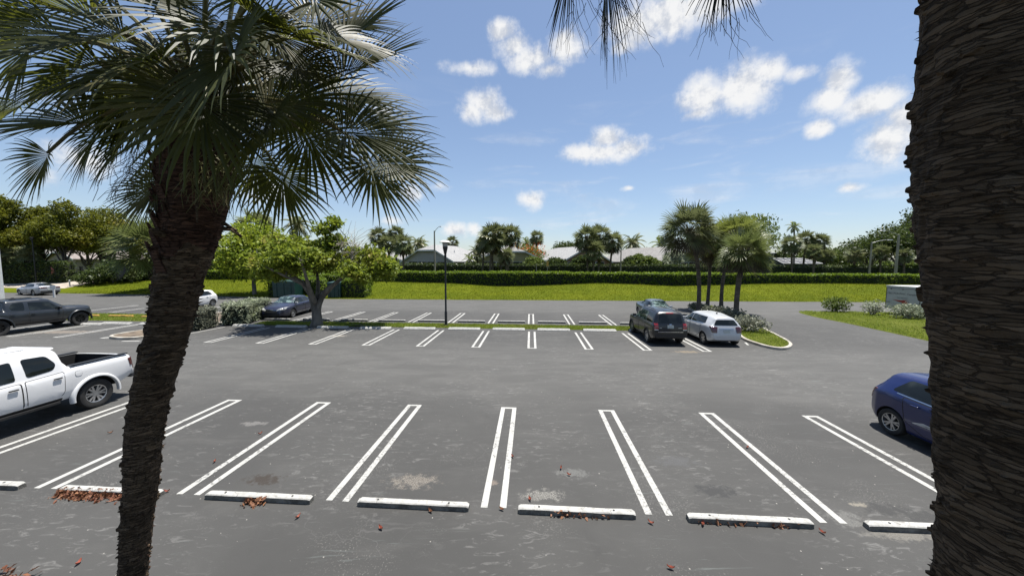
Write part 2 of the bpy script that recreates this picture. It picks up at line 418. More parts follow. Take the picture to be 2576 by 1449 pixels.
M['wall_cream'] = mat('cream_wall', (.30,.255,.21), (.36,.31,.26), 1.2, .85)
M['trim'] = mat('white_trim', (.70,.70,.68), None, 3, .6)
M['window'] = mat('window_glass', (.012,.015,.017), (.03,.035,.04), 2, .06)
M['paver'] = mat('paver_road', (.36,.31,.25), (.46,.40,.33), 1.0, .9)

# ------------------------------------------------------------------ plants: leaf clouds
def leaf_verts(c, size, rs, up=.4, aspect=.45):
    n = len(c)
    nrm = rs.normal(size=(n, 3)); nrm /= np.linalg.norm(nrm, axis=1, keepdims=True)
    nrm[:, 2] += up; nrm /= np.linalg.norm(nrm, axis=1, keepdims=True)
    a = rs.normal(size=(n, 3)); a -= nrm*(a*nrm).sum(1, keepdims=True); a /= np.linalg.norm(a, axis=1, keepdims=True)
    b = np.cross(nrm, a)
    s = np.asarray(size).reshape(-1, 1)
    out = np.empty((n, 4, 3))
    out[:, 0] = c-a*s; out[:, 1] = c+b*s*aspect+a*s*.1; out[:, 2] = c+a*s; out[:, 3] = c-b*s*aspect+a*s*.1
    out[:, 0, 2] -= .12*s[:, 0]; out[:, 2, 2] -= .3*s[:, 0]
    return out.reshape(-1, 3)
def blob_points(blobs, n, seed, shell=.5, lump=.3, flat=0.0):
    rs = np.random.RandomState(seed)
    w = np.array([(b[1][0]*b[1][1]+b[1][0]*b[1][2]+b[1][1]*b[1][2]) for b in blobs]); w = w/w.sum()
    idx = rs.choice(len(blobs), n, p=w)
    d = rs.normal(size=(n, 3)); d /= np.linalg.norm(d, axis=1, keepdims=True)
    if flat: d[:, 2] = np.where(d[:, 2] < -flat, -d[:, 2]*.4, d[:, 2])
    rr = 1-shell*rs.rand(n)**1.8
    C = np.array([b[0] for b in blobs])[idx]; S = np.array([b[1] for b in blobs])[idx]
    lm = np.array([noise.noise(Vector((d[i,0]*2.3+idx[i]*3.1+seed, d[i,1]*2.3, d[i,2]*2.3))) for i in range(n)])
    l2 = np.array([noise.noise(Vector((d[i,0]*6+idx[i]*5.1, d[i,1]*6+seed, d[i,2]*6))) for i in range(n)])
    keep = l2 > -.28
    p = C+d*S*(rr*(1+lump*lm*1.6))[:, None]
    return p[keep], rs
def crown(name, blobs, n, size, m, parent, seed=1, up=.4, shell=.5, lump=.3, mats=None, flat=0.0, aspect=.45):
    p, rs = blob_points(blobs, n, seed, shell, lump, flat)
    v = leaf_verts(p, size*(.6+.8*rs.rand(len(p))), rs, up, aspect)
    me = fast_mesh(name, v, 4, m)
    return link(name, me, parent)
def limb(mb, p0, p1, r0, r1, rs, n=6, wob=.12, sides=8):
    p0 = Vector(p0); p1 = Vector(p1); L = (p1-p0).length
    pts = []; rad = []
    for i in range(n+1):
        t = i/n
        k = math.sin(t*PI)*wob*L
        pts.append(p0.lerp(p1, t)+Vector((rs.uniform(-1,1)*k*.5, rs.uniform(-1,1)*k*.5, k*.35)))
        rad.append(r0+(r1-r0)*t)
    mb.tube(pts, rad, sides)
    return pts

def broad_tree(name, loc, h, r, m, label, cat='tree', group=None, n=4000, leaf=.3, seed=1, trunk_h=None, bark='bark', nb=9, squash=.7, lump=.35, tr=.2):
    """trunk, limbs and a crown of many leaf-sized faces in overlapping clumps"""
    o = empty(name, loc, 0, label, cat, group)
    rs = random.Random(seed)
    th = trunk_h if trunk_h else h*.35
    mb = MB()
    top = (rs.uniform(-.3,.3), rs.uniform(-.3,.3), th)
    limb(mb, (0,0,-.1), top, tr, tr*.75, rs, 5, .04, 10)
    cz = (h+th*.9)/2; hz = (h-th*.9)/2
    blobs = []
    for i in range(nb):
        a = i*2.4+rs.uniform(-.4,.4); q = math.sqrt((i+.5)/nb)
        bc = (math.cos(a)*r*.62*q, math.sin(a)*r*.62*q, cz+hz*(.45*(1-q*q)*rs.uniform(.3,1.3)-.2*q+rs.uniform(-.2,.2)))
        br = r*rs.uniform(.36,.52)
        blobs.append((bc, (br, br, min(br*squash, hz*.75))))
        limb(mb, top, (bc[0]*.85, bc[1]*.85, bc[2]-.1*br), tr*.45, tr*.1, rs, 5, .12, 6)
    mb.build('trunk', M[bark], o, 60)
    crown('crown', blobs, n, leaf, M[m] if isinstance(m, str) else m, o, seed, lump=lump)
    return o

def shrub(name, loc, rx, ry, h, m, label, n=700, leaf=.1, seed=1, group=None, cat='shrub', bare=0):
    o = empty(name, loc, 0, label, cat, group)
    rs = random.Random(seed)
    mb = MB(); blobs = []
    for i in range(7):
        a = i*2.4; q = math.sqrt((i+.4)/7)
        c = (math.cos(a)*rx*.6*q, math.sin(a)*ry*.6*q, h*(.58+rs.uniform(-.08,.12)-.12*q))
        blobs.append((c, (rx*.5, ry*.5, h*.40)))
        limb(mb, (rs.uniform(-.1,.1), rs.uniform(-.1,.1), -.05), c, .035, .012, rs, 4, .15, 5)
    for i in range(bare):
        a = rs.uniform(0, 2*PI)
        limb(mb, (0,0,0), (math.cos(a)*rx, math.sin(a)*ry, h*rs.uniform(.4,.9)), .03, .008, rs, 4, .2, 5)
    mb.build('stem', M['twig' if bare else 'bark'], o, 60)
    crown('foliage', blobs, n, leaf, M[m], o, seed)
    return o

def hedge(name, pts, width, label, m='hedge', core='hedge_core', dens=90, leaf=.1, seed=3, rough=.12, group=None, cat='hedge', topd=1.0):
    """pts: (x, y, zbase, ztop) along the middle line"""
    o = empty(name, (pts[0][0], pts[0][1], pts[0][2]), 0, label, cat, group)
    off = np.array([pts[0][0], pts[0][1], pts[0][2]])
    rs = np.random.RandomState(seed)
    P = np.array(pts, float)
    seg = np.linalg.norm(P[1:, :2]-P[:-1, :2], axis=1); cum = np.concatenate([[0], np.cumsum(seg)]); L = cum[-1]
    def samp(s):
        x = np.interp(s, cum, P[:, 0]); y = np.interp(s, cum, P[:, 1]); zb = np.interp(s, cum, P[:, 2]); zt = np.interp(s, cum, P[:, 3])
        i = np.clip(np.searchsorted(cum, s)-1, 0, len(seg)-1)
        d = (P[i+1, :2]-P[i, :2])/seg[i][:, None]
        return x, y, zb, zt, d
    hgt = (P[:, 3]-P[:, 2]).mean()
    cl = []
    for kind, area in (('f', L*hgt), ('b', L*hgt*.5), ('t', L*width*topd), ('e', width*hgt*2)):
        n = int(area*dens)
        s = rs.rand(n)*L; u = rs.rand(n)*2-1; v = rs.rand(n)
        if kind == 'e': s = np.where(rs.rand(n) < .5, 0, L)+rs.normal(size=n)*rough
        x, y, zb, zt, d = samp(np.clip(s, 0, L))
        w = width/2
        if kind == 'f': u = 1-np.abs(rs.normal(size=n))*rough
        if kind == 'b': u = -1+np.abs(rs.normal(size=n))*rough
        if kind == 't': v = 1+rs.normal(size=n)*rough*.6/hgt
        lump = np.array([noise.noise(Vector((a*.9, b*2, c*3+seed))) for a, b, c in zip(s, u, v)])
        r = 1+lump*.16
        ext = s-np.clip(s, 0, L)
        px = x+d[:, 1]*u*w*r+d[:, 0]*ext; py = y-d[:, 0]*u*w*r+d[:, 1]*ext
        pz = zb+(zt-zb)*np.clip(v, 0, 1.3)+lump*.10*hgt*(v > .6)
        cl.append(np.stack([px, py, pz], 1))
    c = np.concatenate(cl)-off
    v = leaf_verts(c, leaf*(.6+.9*rs.rand(len(c))), rs, .5)
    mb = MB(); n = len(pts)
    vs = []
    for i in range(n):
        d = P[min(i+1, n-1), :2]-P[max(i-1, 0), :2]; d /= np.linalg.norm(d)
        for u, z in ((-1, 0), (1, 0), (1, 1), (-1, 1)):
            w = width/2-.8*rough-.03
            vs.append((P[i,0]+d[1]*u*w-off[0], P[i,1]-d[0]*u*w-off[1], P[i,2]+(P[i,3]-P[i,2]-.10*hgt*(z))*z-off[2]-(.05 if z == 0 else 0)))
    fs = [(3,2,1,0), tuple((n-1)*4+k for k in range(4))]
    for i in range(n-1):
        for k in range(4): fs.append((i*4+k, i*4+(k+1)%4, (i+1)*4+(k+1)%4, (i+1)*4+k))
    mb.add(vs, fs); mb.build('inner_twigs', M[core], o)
    link('foliage', fast_mesh('foliage', v, 4, M[m]), o)
    return o

# ------------------------------------------------------------------ palms
def fan_blade(mb, hast, axis, nrm, Rb, nl, seg, droop, rs, spread=2.15, fused=.42, fold=.5, wide=1.0):
    axis = axis.normalized(); nrm = (nrm-axis*nrm.dot(axis)).normalized(); side = axis.cross(nrm)
    dth = 2*spread/(nl-1)
    for i in range(nl):
        th = -spread+dth*i+rs.uniform(-.2,.2)*dth
        q = abs(th)/spread
        L = Rb*(1-.38*q**2)*rs.uniform(.86,1.08)
        d = axis*math.cos(th)+side*math.sin(th)+nrm*(.10+.25*q)
        d.normalize()
        p = hast+axis*(Rb*.16*(1-q))
        g0 = droop*rs.uniform(.6,1.4)
        wmax = math.tan(dth/2)*L*fused*1.05*wide
        vs = []; fs = []
        for k in range(seg+1):
            t = k/seg
            w = wmax*(t/fused) if t < fused else wmax*(max(0, 1-(t-fused)/(1-fused)))**.85
            w = max(w, .0012)
            wd = d.cross(nrm)
            if wd.length < .05: wd = side
            wd.normalize()
            up = wd.cross(d).normalized()
            if fold:
                vs += [p-wd*w, p+up*w*fold, p+wd*w]
            else: vs += [p-wd*w, p+wd*w]
            p = p+d*(L/seg)
            tt = (k+1)/seg
            d = (d+Vector((0,0,-1))*g0*(tt**1.5)/seg*2.2+Vector((rs.uniform(-1,1), rs.uniform(-1,1), rs.uniform(-.6,.6)))*.09*tt).normalized()
        c = 3 if fold else 2
        for k in range(seg):
            for j in range(c-1): fs.append((k*c+j, k*c+j+1, (k+1)*c+j+1, (k+1)*c+j))
        mb.add(vs, fs)
def petiole(mb, a, b, sag, r0, r1, n=5, sides=5):
    a = Vector(a); b = Vector(b); c = (a+b)/2+Vector((0,0,sag))
    pts = [a*(1-t)**2+c*2*t*(1-t)+b*t*t for t in [i/n for i in range(n+1)]]
    mb.tube(pts, [r0+(r1-r0)*i/n for i in range(n+1)], sides, False)
    return (pts[-1]-pts[-2]).normalized()
def palm_crown_mesh(name, n, Lp, Rb, nl, seg, seed, mats, lo=-55, droop=.6, fold=0, skirt=.12):
    rs = random.Random(seed)
    mb = MB()
    for i in range(n):
        t = i/(n-1)
        az = i*2.39996+rs.uniform(-.2,.2)
        el = R(78+(lo-78)*t**.9)
        l = Lp*rs.uniform(.8,1.15)*(1 if t > .15 else .8)
        d = Vector((math.cos(az)*math.cos(el), math.sin(az)*math.cos(el), math.sin(el)))
        b = Vector((math.cos(az)*.12, math.sin(az)*.12, -.45*t))
        h = b+d*l+Vector((0,0,-.12*l))
        mb.mi = 1
        pd = petiole(mb, b, h, .12*l, .02, .012, 4, 4)
        mb.mi = 2 if (t > 1-skirt) else 0
        ax = (pd+Vector((rs.uniform(-.25,.25),rs.uniform(-.25,.25),-.10-.45*t))).normalized()
        nr = Vector((0,0,1)) if abs(ax.z) < .9 else Vector((-math.cos(az), -math.sin(az), 0))*(1 if ax.z > 0 else -1)
        nr = Matrix.Rotation(rs.uniform(-1.0,1.0), 3, ax) @ nr
        fan_blade(mb, h, ax, nr, Rb*rs.uniform(.85,1.1), nl, seg, droop*(1+.6*t), rs, fold=fold, wide=1.5 if nl < 24 else 1.1)
    me = bpy.data.meshes.new(name); me.from_pydata(mb.v, [], mb.f)
    for m_ in mats: me.materials.append(m_)
    me.polygons.foreach_set('material_index', mb.m); me.update()
    return me
FAR_CROWNS = [palm_crown_mesh('crown', 34, .75, 1.0, 15, 3, 10+i, [M['palm_far'], M['stalk'], M['palm_dead']]) for i in range(3)]
MID_CROWNS = [palm_crown_mesh('crown', 52, .85, 1.05, 24, 4, 30+i, [M['palm' if i else 'palm_far'], M['stalk'], M['palm_dead']], lo=-32, droop=.5) for i in range(2)]
YEL_CROWN = palm_crown_mesh('crown', 48, .95, 1.1, 24, 4, 41, [M['palm_yel'], M['stalk'], M['palm_dead']], lo=-30, droop=.5)
def feather_mesh(name, n, L, seed, mats, lo=-40):
    rs = random.Random(seed); mb = MB()
    for i in range(n):
        t = i/(n-1); az = i*2.39996; el = R(75+(lo-75)*t)
        d = Vector((math.cos(az)*math.cos(el), math.sin(az)*math.cos(el), math.sin(el)))
        p = Vector((0,0,0)); ns = 9; pts = [p.copy()]
        for k in range(ns):
            p = p+d*(L/ns); d = (d+Vector((0,0,-.22))).normalized(); pts.append(p.copy())
        mb.mi = 1; mb.tube(pts, [.03*(1-k/ns)+.006 for k in range(ns+1)], 4, False)
        mb.mi = 0
        for k in range(1, ns):
            tg = (pts[k+1]-pts[k-1]).normalized(); sd = tg.cross(Vector((0,0,1)))
            if sd.length < .1: sd = Vector((1,0,0))
            sd.normalize()
            for m_ in range(3):
                q = pts[k].lerp(pts[k+1], m_/3)
                for s_ in (-1, 1):
                    ll = L*.26*math.sin(PI*min(1, (k+.6)/ns*.9+.1))*rs.uniform(.8,1.1)
                    e = q+(sd*s_+tg*.55+Vector((0,0,-.45))).normalized()*ll
                    wv = tg*.05*L/2
                    mb.add([q-wv*.6, q.lerp(e, .5)-wv, e, q.lerp(e, .5)+wv], [(0,1,2,3)])
    me = bpy.data.meshes.new(name); me.from_pydata(mb.v, [], mb.f)
    for m_ in mats: me.materials.append(m_)
    me.polygons.foreach_set('material_index', mb.m); me.update()
    return me
FEATHER = [feather_mesh('crown', 22, 2.3, 3, [M['palm_far'], M['stalk']]), feather_mesh('crown', 16, 2.0, 4, [M['mid'], M['stalk']])]

def palm(name, base, top, r, crown_me, scale, label, cat='palm tree', group=None, rz=0.0, bend=(0,0), boots=0.0, tilt=(0,0)):
    """base, top: world points; crown copied from a shared mesh"""
    base = Vector(base); top = Vector(top)
    o = empty(name, base, 0, label, cat, group)
    t = top-base
    mb = MB(); n = 14; rs = random.Random(int(abs(base.x*31+base.y*17)))
    pts = []; rad = []
    for i in range(n+1):
        k = i/n
        p = t*k+Vector((bend[0], bend[1], 0))*math.sin(k*PI)
        pts.append(p); rad.append(r*(1.2-.28*min(1, k*5)+(.35*boots*max(0, (k-.62)/.38)))*rs.uniform(.97,1.03))
    pts[0].z -= .15
    mb.tube(pts, rad, 12)
    if boots:
        for i in range(40):
            k = 1-.34*boots*rs.random(); a = rs.uniform(0, 2*PI); j = min(n-1, int(k*n))
            p = pts[j].lerp(pts[j+1], k*n-j); rr = rad[j]
            q = p+Vector((math.cos(a), math.sin(a), 0))*rr*.9
            mb.tube([q, q+Vector((math.cos(a)*.12, math.sin(a)*.12, .22))], [.035, .02], 4)
    mb.build('trunk', M['palm_bark'], o, 60)
    c = link('crown', crown_me, o)
    c.location = t; c.scale = (scale, scale, scale*rs.uniform(.95,1.05)); c.rotation_euler = (tilt[0], tilt[1], rz)
    return o

# ================================================================== THE SETTING
def gs(x, y): return to_st(g(x, y))
FRONT = [gs(*p) for p in ((165,738),(381,741),(656,748),(816,752),(1120,754),(1620,757),(2320,761))]
_fs = [p[0] for p in FRONT]; _ft = [p[1] for p in FRONT]
CREST = [(520,706),(700,704),(930,708),(1030,711),(1140,713),(1250,720),(1330,719),(1400,716),(1500,711),(1600,714),(1680,718),(1780,715),(1900,711),(2050,710),(2200,712),(2320,715)]
_cs = []; _cz = []
for (x, y) in CREST:
    p = at(x, y, 50); s_, t_ = to_st(p); _cs.append(s_); _cz.append(p.z)
T_H = 50.0
def tfront(s): return float(np.interp(s, _fs, _ft))
def zl(s, t):
    t0 = tfront(s); c = float(np.interp(s, _cs, _cz))
    u = (t-t0)/(T_H-1-t0)
    if u <= 0: return .012
    if u < 1:
        u = u*u*(3-2*u)*.8+u*.2
        return .012+(c-.012)*u
    k = min(1, (t-T_H+1)/6)
    return c+(.8-c)*k
def gl(x, y):                              # picture point -> point on the lawn surface
    d = ray(x, y); p = CAM.copy()
    for i in range(4000):
        p = p+d*.08
        s, t = to_st(p)
        if p.z <= zl(s, t): return Vector((p.x, p.y, zl(s, t)))
    return p

def grid_obj(name, ss, tfun, nt, zfun, m, kind='structure', zoff=0.0):
    vs = []; fs = []; c = nt+1
    for s in ss:
        ta, tb = tfun(s)
        for j in range(c):
            t = ta+(tb-ta)*j/nt
            vs.append(st(s, t, zfun(s, t)+zoff))
    for i in range(len(ss)-1):
        for j in range(nt): fs.append((i*c+j, (i+1)*c+j, (i+1)*c+j+1, i*c+j+1))
    me = bpy.data.meshes.new(name); me.from_pydata(vs, [], fs); me.materials.append(m)
    me.polygons.foreach_set('use_smooth', [True]*len(fs)); me.update()
    o = link(name, me); o['kind'] = kind
    return o
mb = MB(); mb.add([(-1500,-300,-.4),(1500,-300,-.4),(1500,2500,-.4),(-1500,2500,-.4)], [(0,1,2,3)])
tag(mb.build('ground', M['far_grass']), kind='structure')
mb = MB(); mb.add([(-130,-25,0),(130,-25,0),(130,62,0),(-130,62,0)], [(0,1,2,3)])
tag(mb.build('parking_lot', M['asphalt']), kind='structure')
LS = [-110+1.0*i for i in range(211)]
grid_obj('lawn', LS, lambda s: (tfront(s)+.05*math.sin(s*1.7)+.04*math.sin(s*4.1), 64), 34, zl, M['lawn'])
grid_obj('far_ground', [-400+20*i for i in range(41)], lambda s: (64, 420), 10, lambda s, t: .8, M['far_grass'])

mk = MB()
LZ = .004
def line_quad(s0, s1, t0, t1, w=None):
    mk.add([st(s0, t0, LZ), st(s1, t0, LZ), st(s1, t1, LZ), st(s0, t1, LZ)], [(0,1,2,3)])
def seg_strip(sa, ta, sb, tb, w=.1):
    d = Vector((sb-sa, tb-ta)).normalized(); nx, ny = -d.y*w/2, d.x*w/2
    mk.add([st(sa-nx, ta-ny, LZ), st(sb-nx, tb-ny, LZ), st(sb+nx, tb+ny, LZ), st(sa+nx, ta+ny, LZ)], [(0,1,2,3)])
def hairpin(s, t0, t1, closed, w=.44, lw=.115):
    j = [rnd.uniform(-.012,.012) for _ in range(4)]
    line_quad(s-w/2+j[0], s-w/2+lw+j[0], t0+j[2], t1)
    line_quad(s+w/2-lw+j[1], s+w/2+j[1], t0+j[3], t1)
    tc = t1 if closed > 0 else t0
    a, b = (tc-.09, tc) if closed > 0 else (tc, tc+.09)
    line_quad(s-w/2+lw+j[0], s+w/2-lw+j[1], a, b)
W = 2.7688
for n in range(-2, 11): hairpin(-11.673+n*W, 5.574, 9.666, 1)
for n in range(-2, 8): hairpin(-10.999+n*W, 16.53, 20.55, -1)
for n in range(-3, 9): hairpin(-11.04+n*W, 23.15, 27.556, 1)
SL = gs(112, 853.5)[0]
for k in range(-4, 2): hairpin(SL+k*W, 17.0, 21.2, -1); hairpin(SL+k*W+.3, 25.6, 29.8, 1)
a, b = gs(473, 840), gs(566, 822.5); seg_strip(a[0], a[1], b[0], b[1])
a, b = gs(307, 858.3), gs(352, 858.0); seg_strip(a[0], a[1], b[0], b[1], .13)
a, b = gs(1866, 858), gs(1882, 868); seg_strip(a[0], a[1]-.3, b[0], b[1])
tag(mk.build('painted_parking_lines', M['line']), kind='structure')

def island(name, poly, dirt, grass_m=None, kerb=True):
    """kerbed bed: kerb ring 0.13 m high round a filled middle; poly in world xy"""
    P = [Vector((p[0], p[1])) for p in poly]
    # smooth the outline (Chaikin)
    for _ in range(2):
        Q = []
        for i in range(len(P)):
            a, b = P[i], P[(i+1) % len(P)]
            Q += [a*.75+b*.25, a*.25+b*.75]
        P = Q
    c = sum(P, Vector((0,0)))/len(P)
    n = len(P)
    area = sum(P[i].x*P[(i+1)%n].y-P[(i+1)%n].x*P[i].y for i in range(n))
    sg = 1 if area > 0 else -1
    inn = []
    for i in range(n):
        d = (P[(i+1)%n]-P[i-1]).normalized()
        inn.append(P[i]+Vector((-d.y, d.x))*sg*.17)
    if kerb:
        m_ = MB(); vs = []
        for i in range(n):
            d = (P[i]-inn[i]).normalized()
            for q, z in ((P[i], -.02), (P[i]-d*.015, .115), (P[i]-d*.04, .135), (inn[i]+d*.02, .135), (inn[i], .05)):
                vs.append((q.x, q.y, z+.012*noise.noise(Vector((q.x*1.3, q.y*1.3, 0)))*(z > 0)))
        fs = []
        for i in range(n):
            j = (i+1) % n
            for k in range(4): fs.append((i*5+k, j*5+k, j*5+k+1, i*5+k+1))
        m_.add(vs, fs); tag(m_.build('kerb', M['kerb'], None, 40), kind='structure')
    m_ = MB()
    ring = inn if kerb else P
    steps = 4; vs = []
    for k in range(steps):
        f = 1-k/steps
        for q in ring:
            w_ = c+(q-c)*f
            vs.append((w_.x, w_.y, (.10 if kerb else .006)+.09*(1-f)+.03*noise.noise(Vector((w_.x*1.1, w_.y*1.1, 3)))*(f < 1)))
    vs.append((c.x, c.y, (.19 if kerb else .09)))
    fs = []
    for k in range(steps-1):
        for i in range(n): fs.append((k*n+i, k*n+(i+1)%n, (k+1)*n+(i+1)%n, (k+1)*n+i))
    for i in range(n): fs.append(((steps-1)*n+i, (steps-1)*n+(i+1)%n, steps*n))
    m_.add(vs, fs); tag(m_.build(name, dirt, None, 80), kind='structure')
    return [(q.x, q.y) for q in ring]

def pip(x, y, poly):
    c = False; n = len(poly); j = n-1
    for i in range(n):
        if (poly[i][1] > y) != (poly[j][1] > y) and x < (poly[j][0]-poly[i][0])*(y-poly[i][1])/(poly[j][1]-poly[i][1])+poly[i][0]: c = not c
        j = i
    return c
def grass_stuff(name, poly, n, h, z0, seed, m='blade', zf=None, label='short green grass', clump=.45):
    rs = np.random.RandomState(seed)
    xs = [p[0] for p in poly]; ys = [p[1] for p in poly]
    out = []
    while len(out) < n:
        X = rs.uniform(min(xs), max(xs), n); Y = rs.uniform(min(ys), max(ys), n)
        for x, y in zip(X, Y):
            if pip(x, y, poly) and noise.noise(Vector((x*.8, y*.8, seed)))+rs.rand()*.9 > clump-.3: out.append((x, y))
            if len(out) >= n: break
    P = np.array(out); n = len(P)
    z = np.full(n, z0) if zf is None else np.array([zf(x, y) for x, y in P])
    a = rs.rand(n)*2*PI; hh = h*(.5+rs.rand(n)); w = .012+.010*rs.rand(n)
    dx, dy = np.cos(a), np.sin(a); lx = rs.normal(size=n)*.5*hh; ly = rs.normal(size=n)*.5*hh
    v = np.empty((n, 3, 3))
    v[:, 0] = np.stack([P[:,0]-dx*w, P[:,1]-dy*w, z-.01], 1); v[:, 1] = np.stack([P[:,0]+dx*w, P[:,1]+dy*w, z-.01], 1)
    v[:, 2] = np.stack([P[:,0]+lx, P[:,1]+ly, z+hh], 1)
    o = link(name, fast_mesh(name, v.reshape(-1, 3), 3, M[m])); tag(o, label, 'grass', kind='stuff')
    return o

# long grass strip between the two parking rows of the middle block
def stpoly(pts): return [tuple(st(*p)[:2]) for p in pts]
strip = stpoly([(-18.2,21.35)]+[(s, 21.32+.10*noise.noise(Vector((s*.9,0,0)))) for s in np.arange(-17.5, 9.2, .7)]+[(9.3,21.5),(9.3,22.5)]+[(s, 22.72+.09*noise.noise(Vector((s*.9,5,0)))) for s in np.arange(9, -17.6, -.7)]+[(-18.2,22.6)])
mb = MB(); mb.add([(x, y, .010) for x, y in strip], [tuple(range(len(strip)))])
tag(mb.build('grass_strip', M['strip']), kind='structure')
grass_stuff('strip_grass_blades', strip, 26000, .07, .010, 5, label='short green grass on the strip between the two rows of parking stalls')
lstrip = stpoly([(-40,22.0),(-23.3,22.0),(-23.0,24.0),(-23.3,24.9),(-40,24.9)])
mb = MB(); mb.add([(x, y, .010) for x, y in lstrip], [tuple(range(len(lstrip)))])
tag(mb.build('grass_strip', M['strip']), kind='structure')
grass_stuff('left_strip_grass_blades', lstrip, 12000, .08, .010, 6, label='yellowish grass strip beside the dark pickup truck')
# right-hand island with the four palms
ri = [tuple(g(*p)[:2]) for p in ((1724,774),(1752,766),(1815,775),(1860,792),(1905,820),(1950,843),(1985,861),(1997,872),(1985,881),(1950,881),(1905,870),(1866,856),(1848,838),(1790,800),(1745,786))]
ring = island('palm_island', ri, M['strip'])
grass_stuff('island_grass_blades', ring, 9000, .07, .13, 8, label='patchy grass on the kerbed palm island', clump=.6)
# left planted island with the silver hedge
li = stpoly([(-21.2,18.0),(-20.2,18.0),(-20.0,20.4),(-20.05,24),(-20.2,28.6),(-21.6,29.2),(-23.0,28.6),(-23.0,24),(-22.8,20),(-22.2,18.3)])
li = [tuple(g(*p)[:2]) for p in ((266,851),(300,856),(360,853),(440,838),(520,824),(600,806),(655,797),(668,792),(640,784),(560,786),(500,800),(420,822),(350,836),(300,843))]
ring = island('hedge_island', li, M['dirt'])
# triangular grass patch at the right
rg = [tuple(g(*p)[:2]) for p in ((1996,783),(2060,784),(2150,784.5),(2300,788),(2500,795),(2800,806),(2800,960),(2600,915),(2480,890),(2345,860),(2250,839),(2180,824),(2120,811),(2050,798))]
rp = island('grass_patch', rg, M['strip'], kerb=False)
def zpatch(x, y): return .05
grass_stuff('patch_grass_blades', rp, 30000, .08, .05, 9, label='green grass on the patch beside the driveway')

# paved drive that leads left to the gate
def road_z(s, t): return zl(s, t)
p0 = to_st(gl(0, 722)); p1 = to_st(gl(205, 708)); p2 = to_st(gl(0, 706)); p3 = to_st(gl(240, 701))
grid_obj('entrance_drive', [p2[0]-25+ (p1[0]+3-p2[0]+25)*i/40 for i in range(41)], lambda s: (p0[1]-.5, p1[1]+2.5), 8, zl, M['paver'], zoff=.03)

lp_ = [tuple(st(s, tfront(s)-.08)[:2]) for s in np.arange(-58, 64, 1.0)]+[tuple(st(s, 49.2)[:2]) for s in np.arange(64, -58, -2.0)]
def zlw(x, y):
    s, t = to_st(Vector((x, y, 0))); return zl(s, t)
M['lawn_blade'] = leaf_mat('lawn_blade', (.092,.130,.004), (.152,.182,.007), (.21,.195,.02), .35, .8, patch=.3)
grass_stuff('lawn_grass_blades', lp_, 100000, .12, 0, 15, 'lawn_blade', zlw, 'mown green grass over the whole lawn', .2)
# ------------------------------------------------------------------ wheel stops
def stop_mesh(L, hgt, base, topw, seed, mats):
    rs = random.Random(seed); mb = MB()
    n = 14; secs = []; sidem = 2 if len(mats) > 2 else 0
    xs_ = [-L/2, -L/2+.012, -L/2+.045]+[-L/2+.045+(L-.09)*i/(n-4) for i in range(1, n-4)]+[L/2-.045, L/2-.012, L/2]
    n = len(xs_)-1
    for x in xs_:
        e = min(1, (L/2-abs(x))/.045)
        j = rs.uniform(-.004, .004)
        tz = hgt*(.80+.20*e); tw = topw*(.8+.2*e)
        secs.append([(x, -base/2, 0), (x, -base/2+.004, hgt*.25), (x, -tw/2-.012, tz-.015+j), (x, -tw/2+.004+j, tz), (x, tw/2-.004, tz+j), (x, tw/2+.012, tz-.015), (x, base/2, 0)])
    vs = [p for s_ in secs for p in s_]; fs = []
    for i in range(n):
        for k in (2, 3, 4): fs.append((i*7+k, (i+1)*7+k, (i+1)*7+k+1, i*7+k+1))
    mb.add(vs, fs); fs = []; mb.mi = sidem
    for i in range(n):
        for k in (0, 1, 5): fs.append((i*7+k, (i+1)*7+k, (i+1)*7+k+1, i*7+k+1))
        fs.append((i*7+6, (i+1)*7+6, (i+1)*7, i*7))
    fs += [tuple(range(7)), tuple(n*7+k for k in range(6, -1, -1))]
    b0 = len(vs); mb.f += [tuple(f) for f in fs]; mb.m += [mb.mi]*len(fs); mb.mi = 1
    for x in (-L*.32, L*.32): mb.lathe([(0, hgt+.006), (.018, hgt+.006)], o=(x, 0, 0), n=8)
    me_o = mb.build('wheel_stop', mats, None, 35)
    return me_o
ORD = ['first','second','third','fourth','fifth','sixth','seventh','eighth','ninth','tenth','eleventh','twelfth']
near_lab = {-1: 'white wheel stop cut by the left edge, beside the white pickup', 0: 'white wheel stop with a heap of brown leaves along it, behind the left palm trunk',
            1: 'chipped white wheel stop with two dark gaps beneath, right of the left palm trunk', 2: 'white wheel stop in front of the mossy brown stain',
            3: 'clean white wheel stop just right of the middle stripe', 4: 'white wheel stop with a red leaf against its front left',
            5: 'white wheel stop half hidden by the right palm trunk', 6: 'white wheel stop wholly behind the right palm trunk'}
basey = {-1: (-120,1228), 0: (215,1246), 1: (660,1264), 2: (1047,1282), 3: (1455,1301), 4: (1877,1323), 5: (2300,1341)}
for n in range(-1, 6):
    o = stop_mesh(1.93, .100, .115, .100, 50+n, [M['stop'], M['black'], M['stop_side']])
    s_ = -11.673+(n+1.5)*W; t_ = gs(*basey[n])[1]+.07
    o.location = st(s_, t_, 0); o.rotation_euler = (0, 0, -YAW+rnd.uniform(-.012,.012))
    tag(o, near_lab[n], 'wheel stop', 'wheel stops of the near parking row')

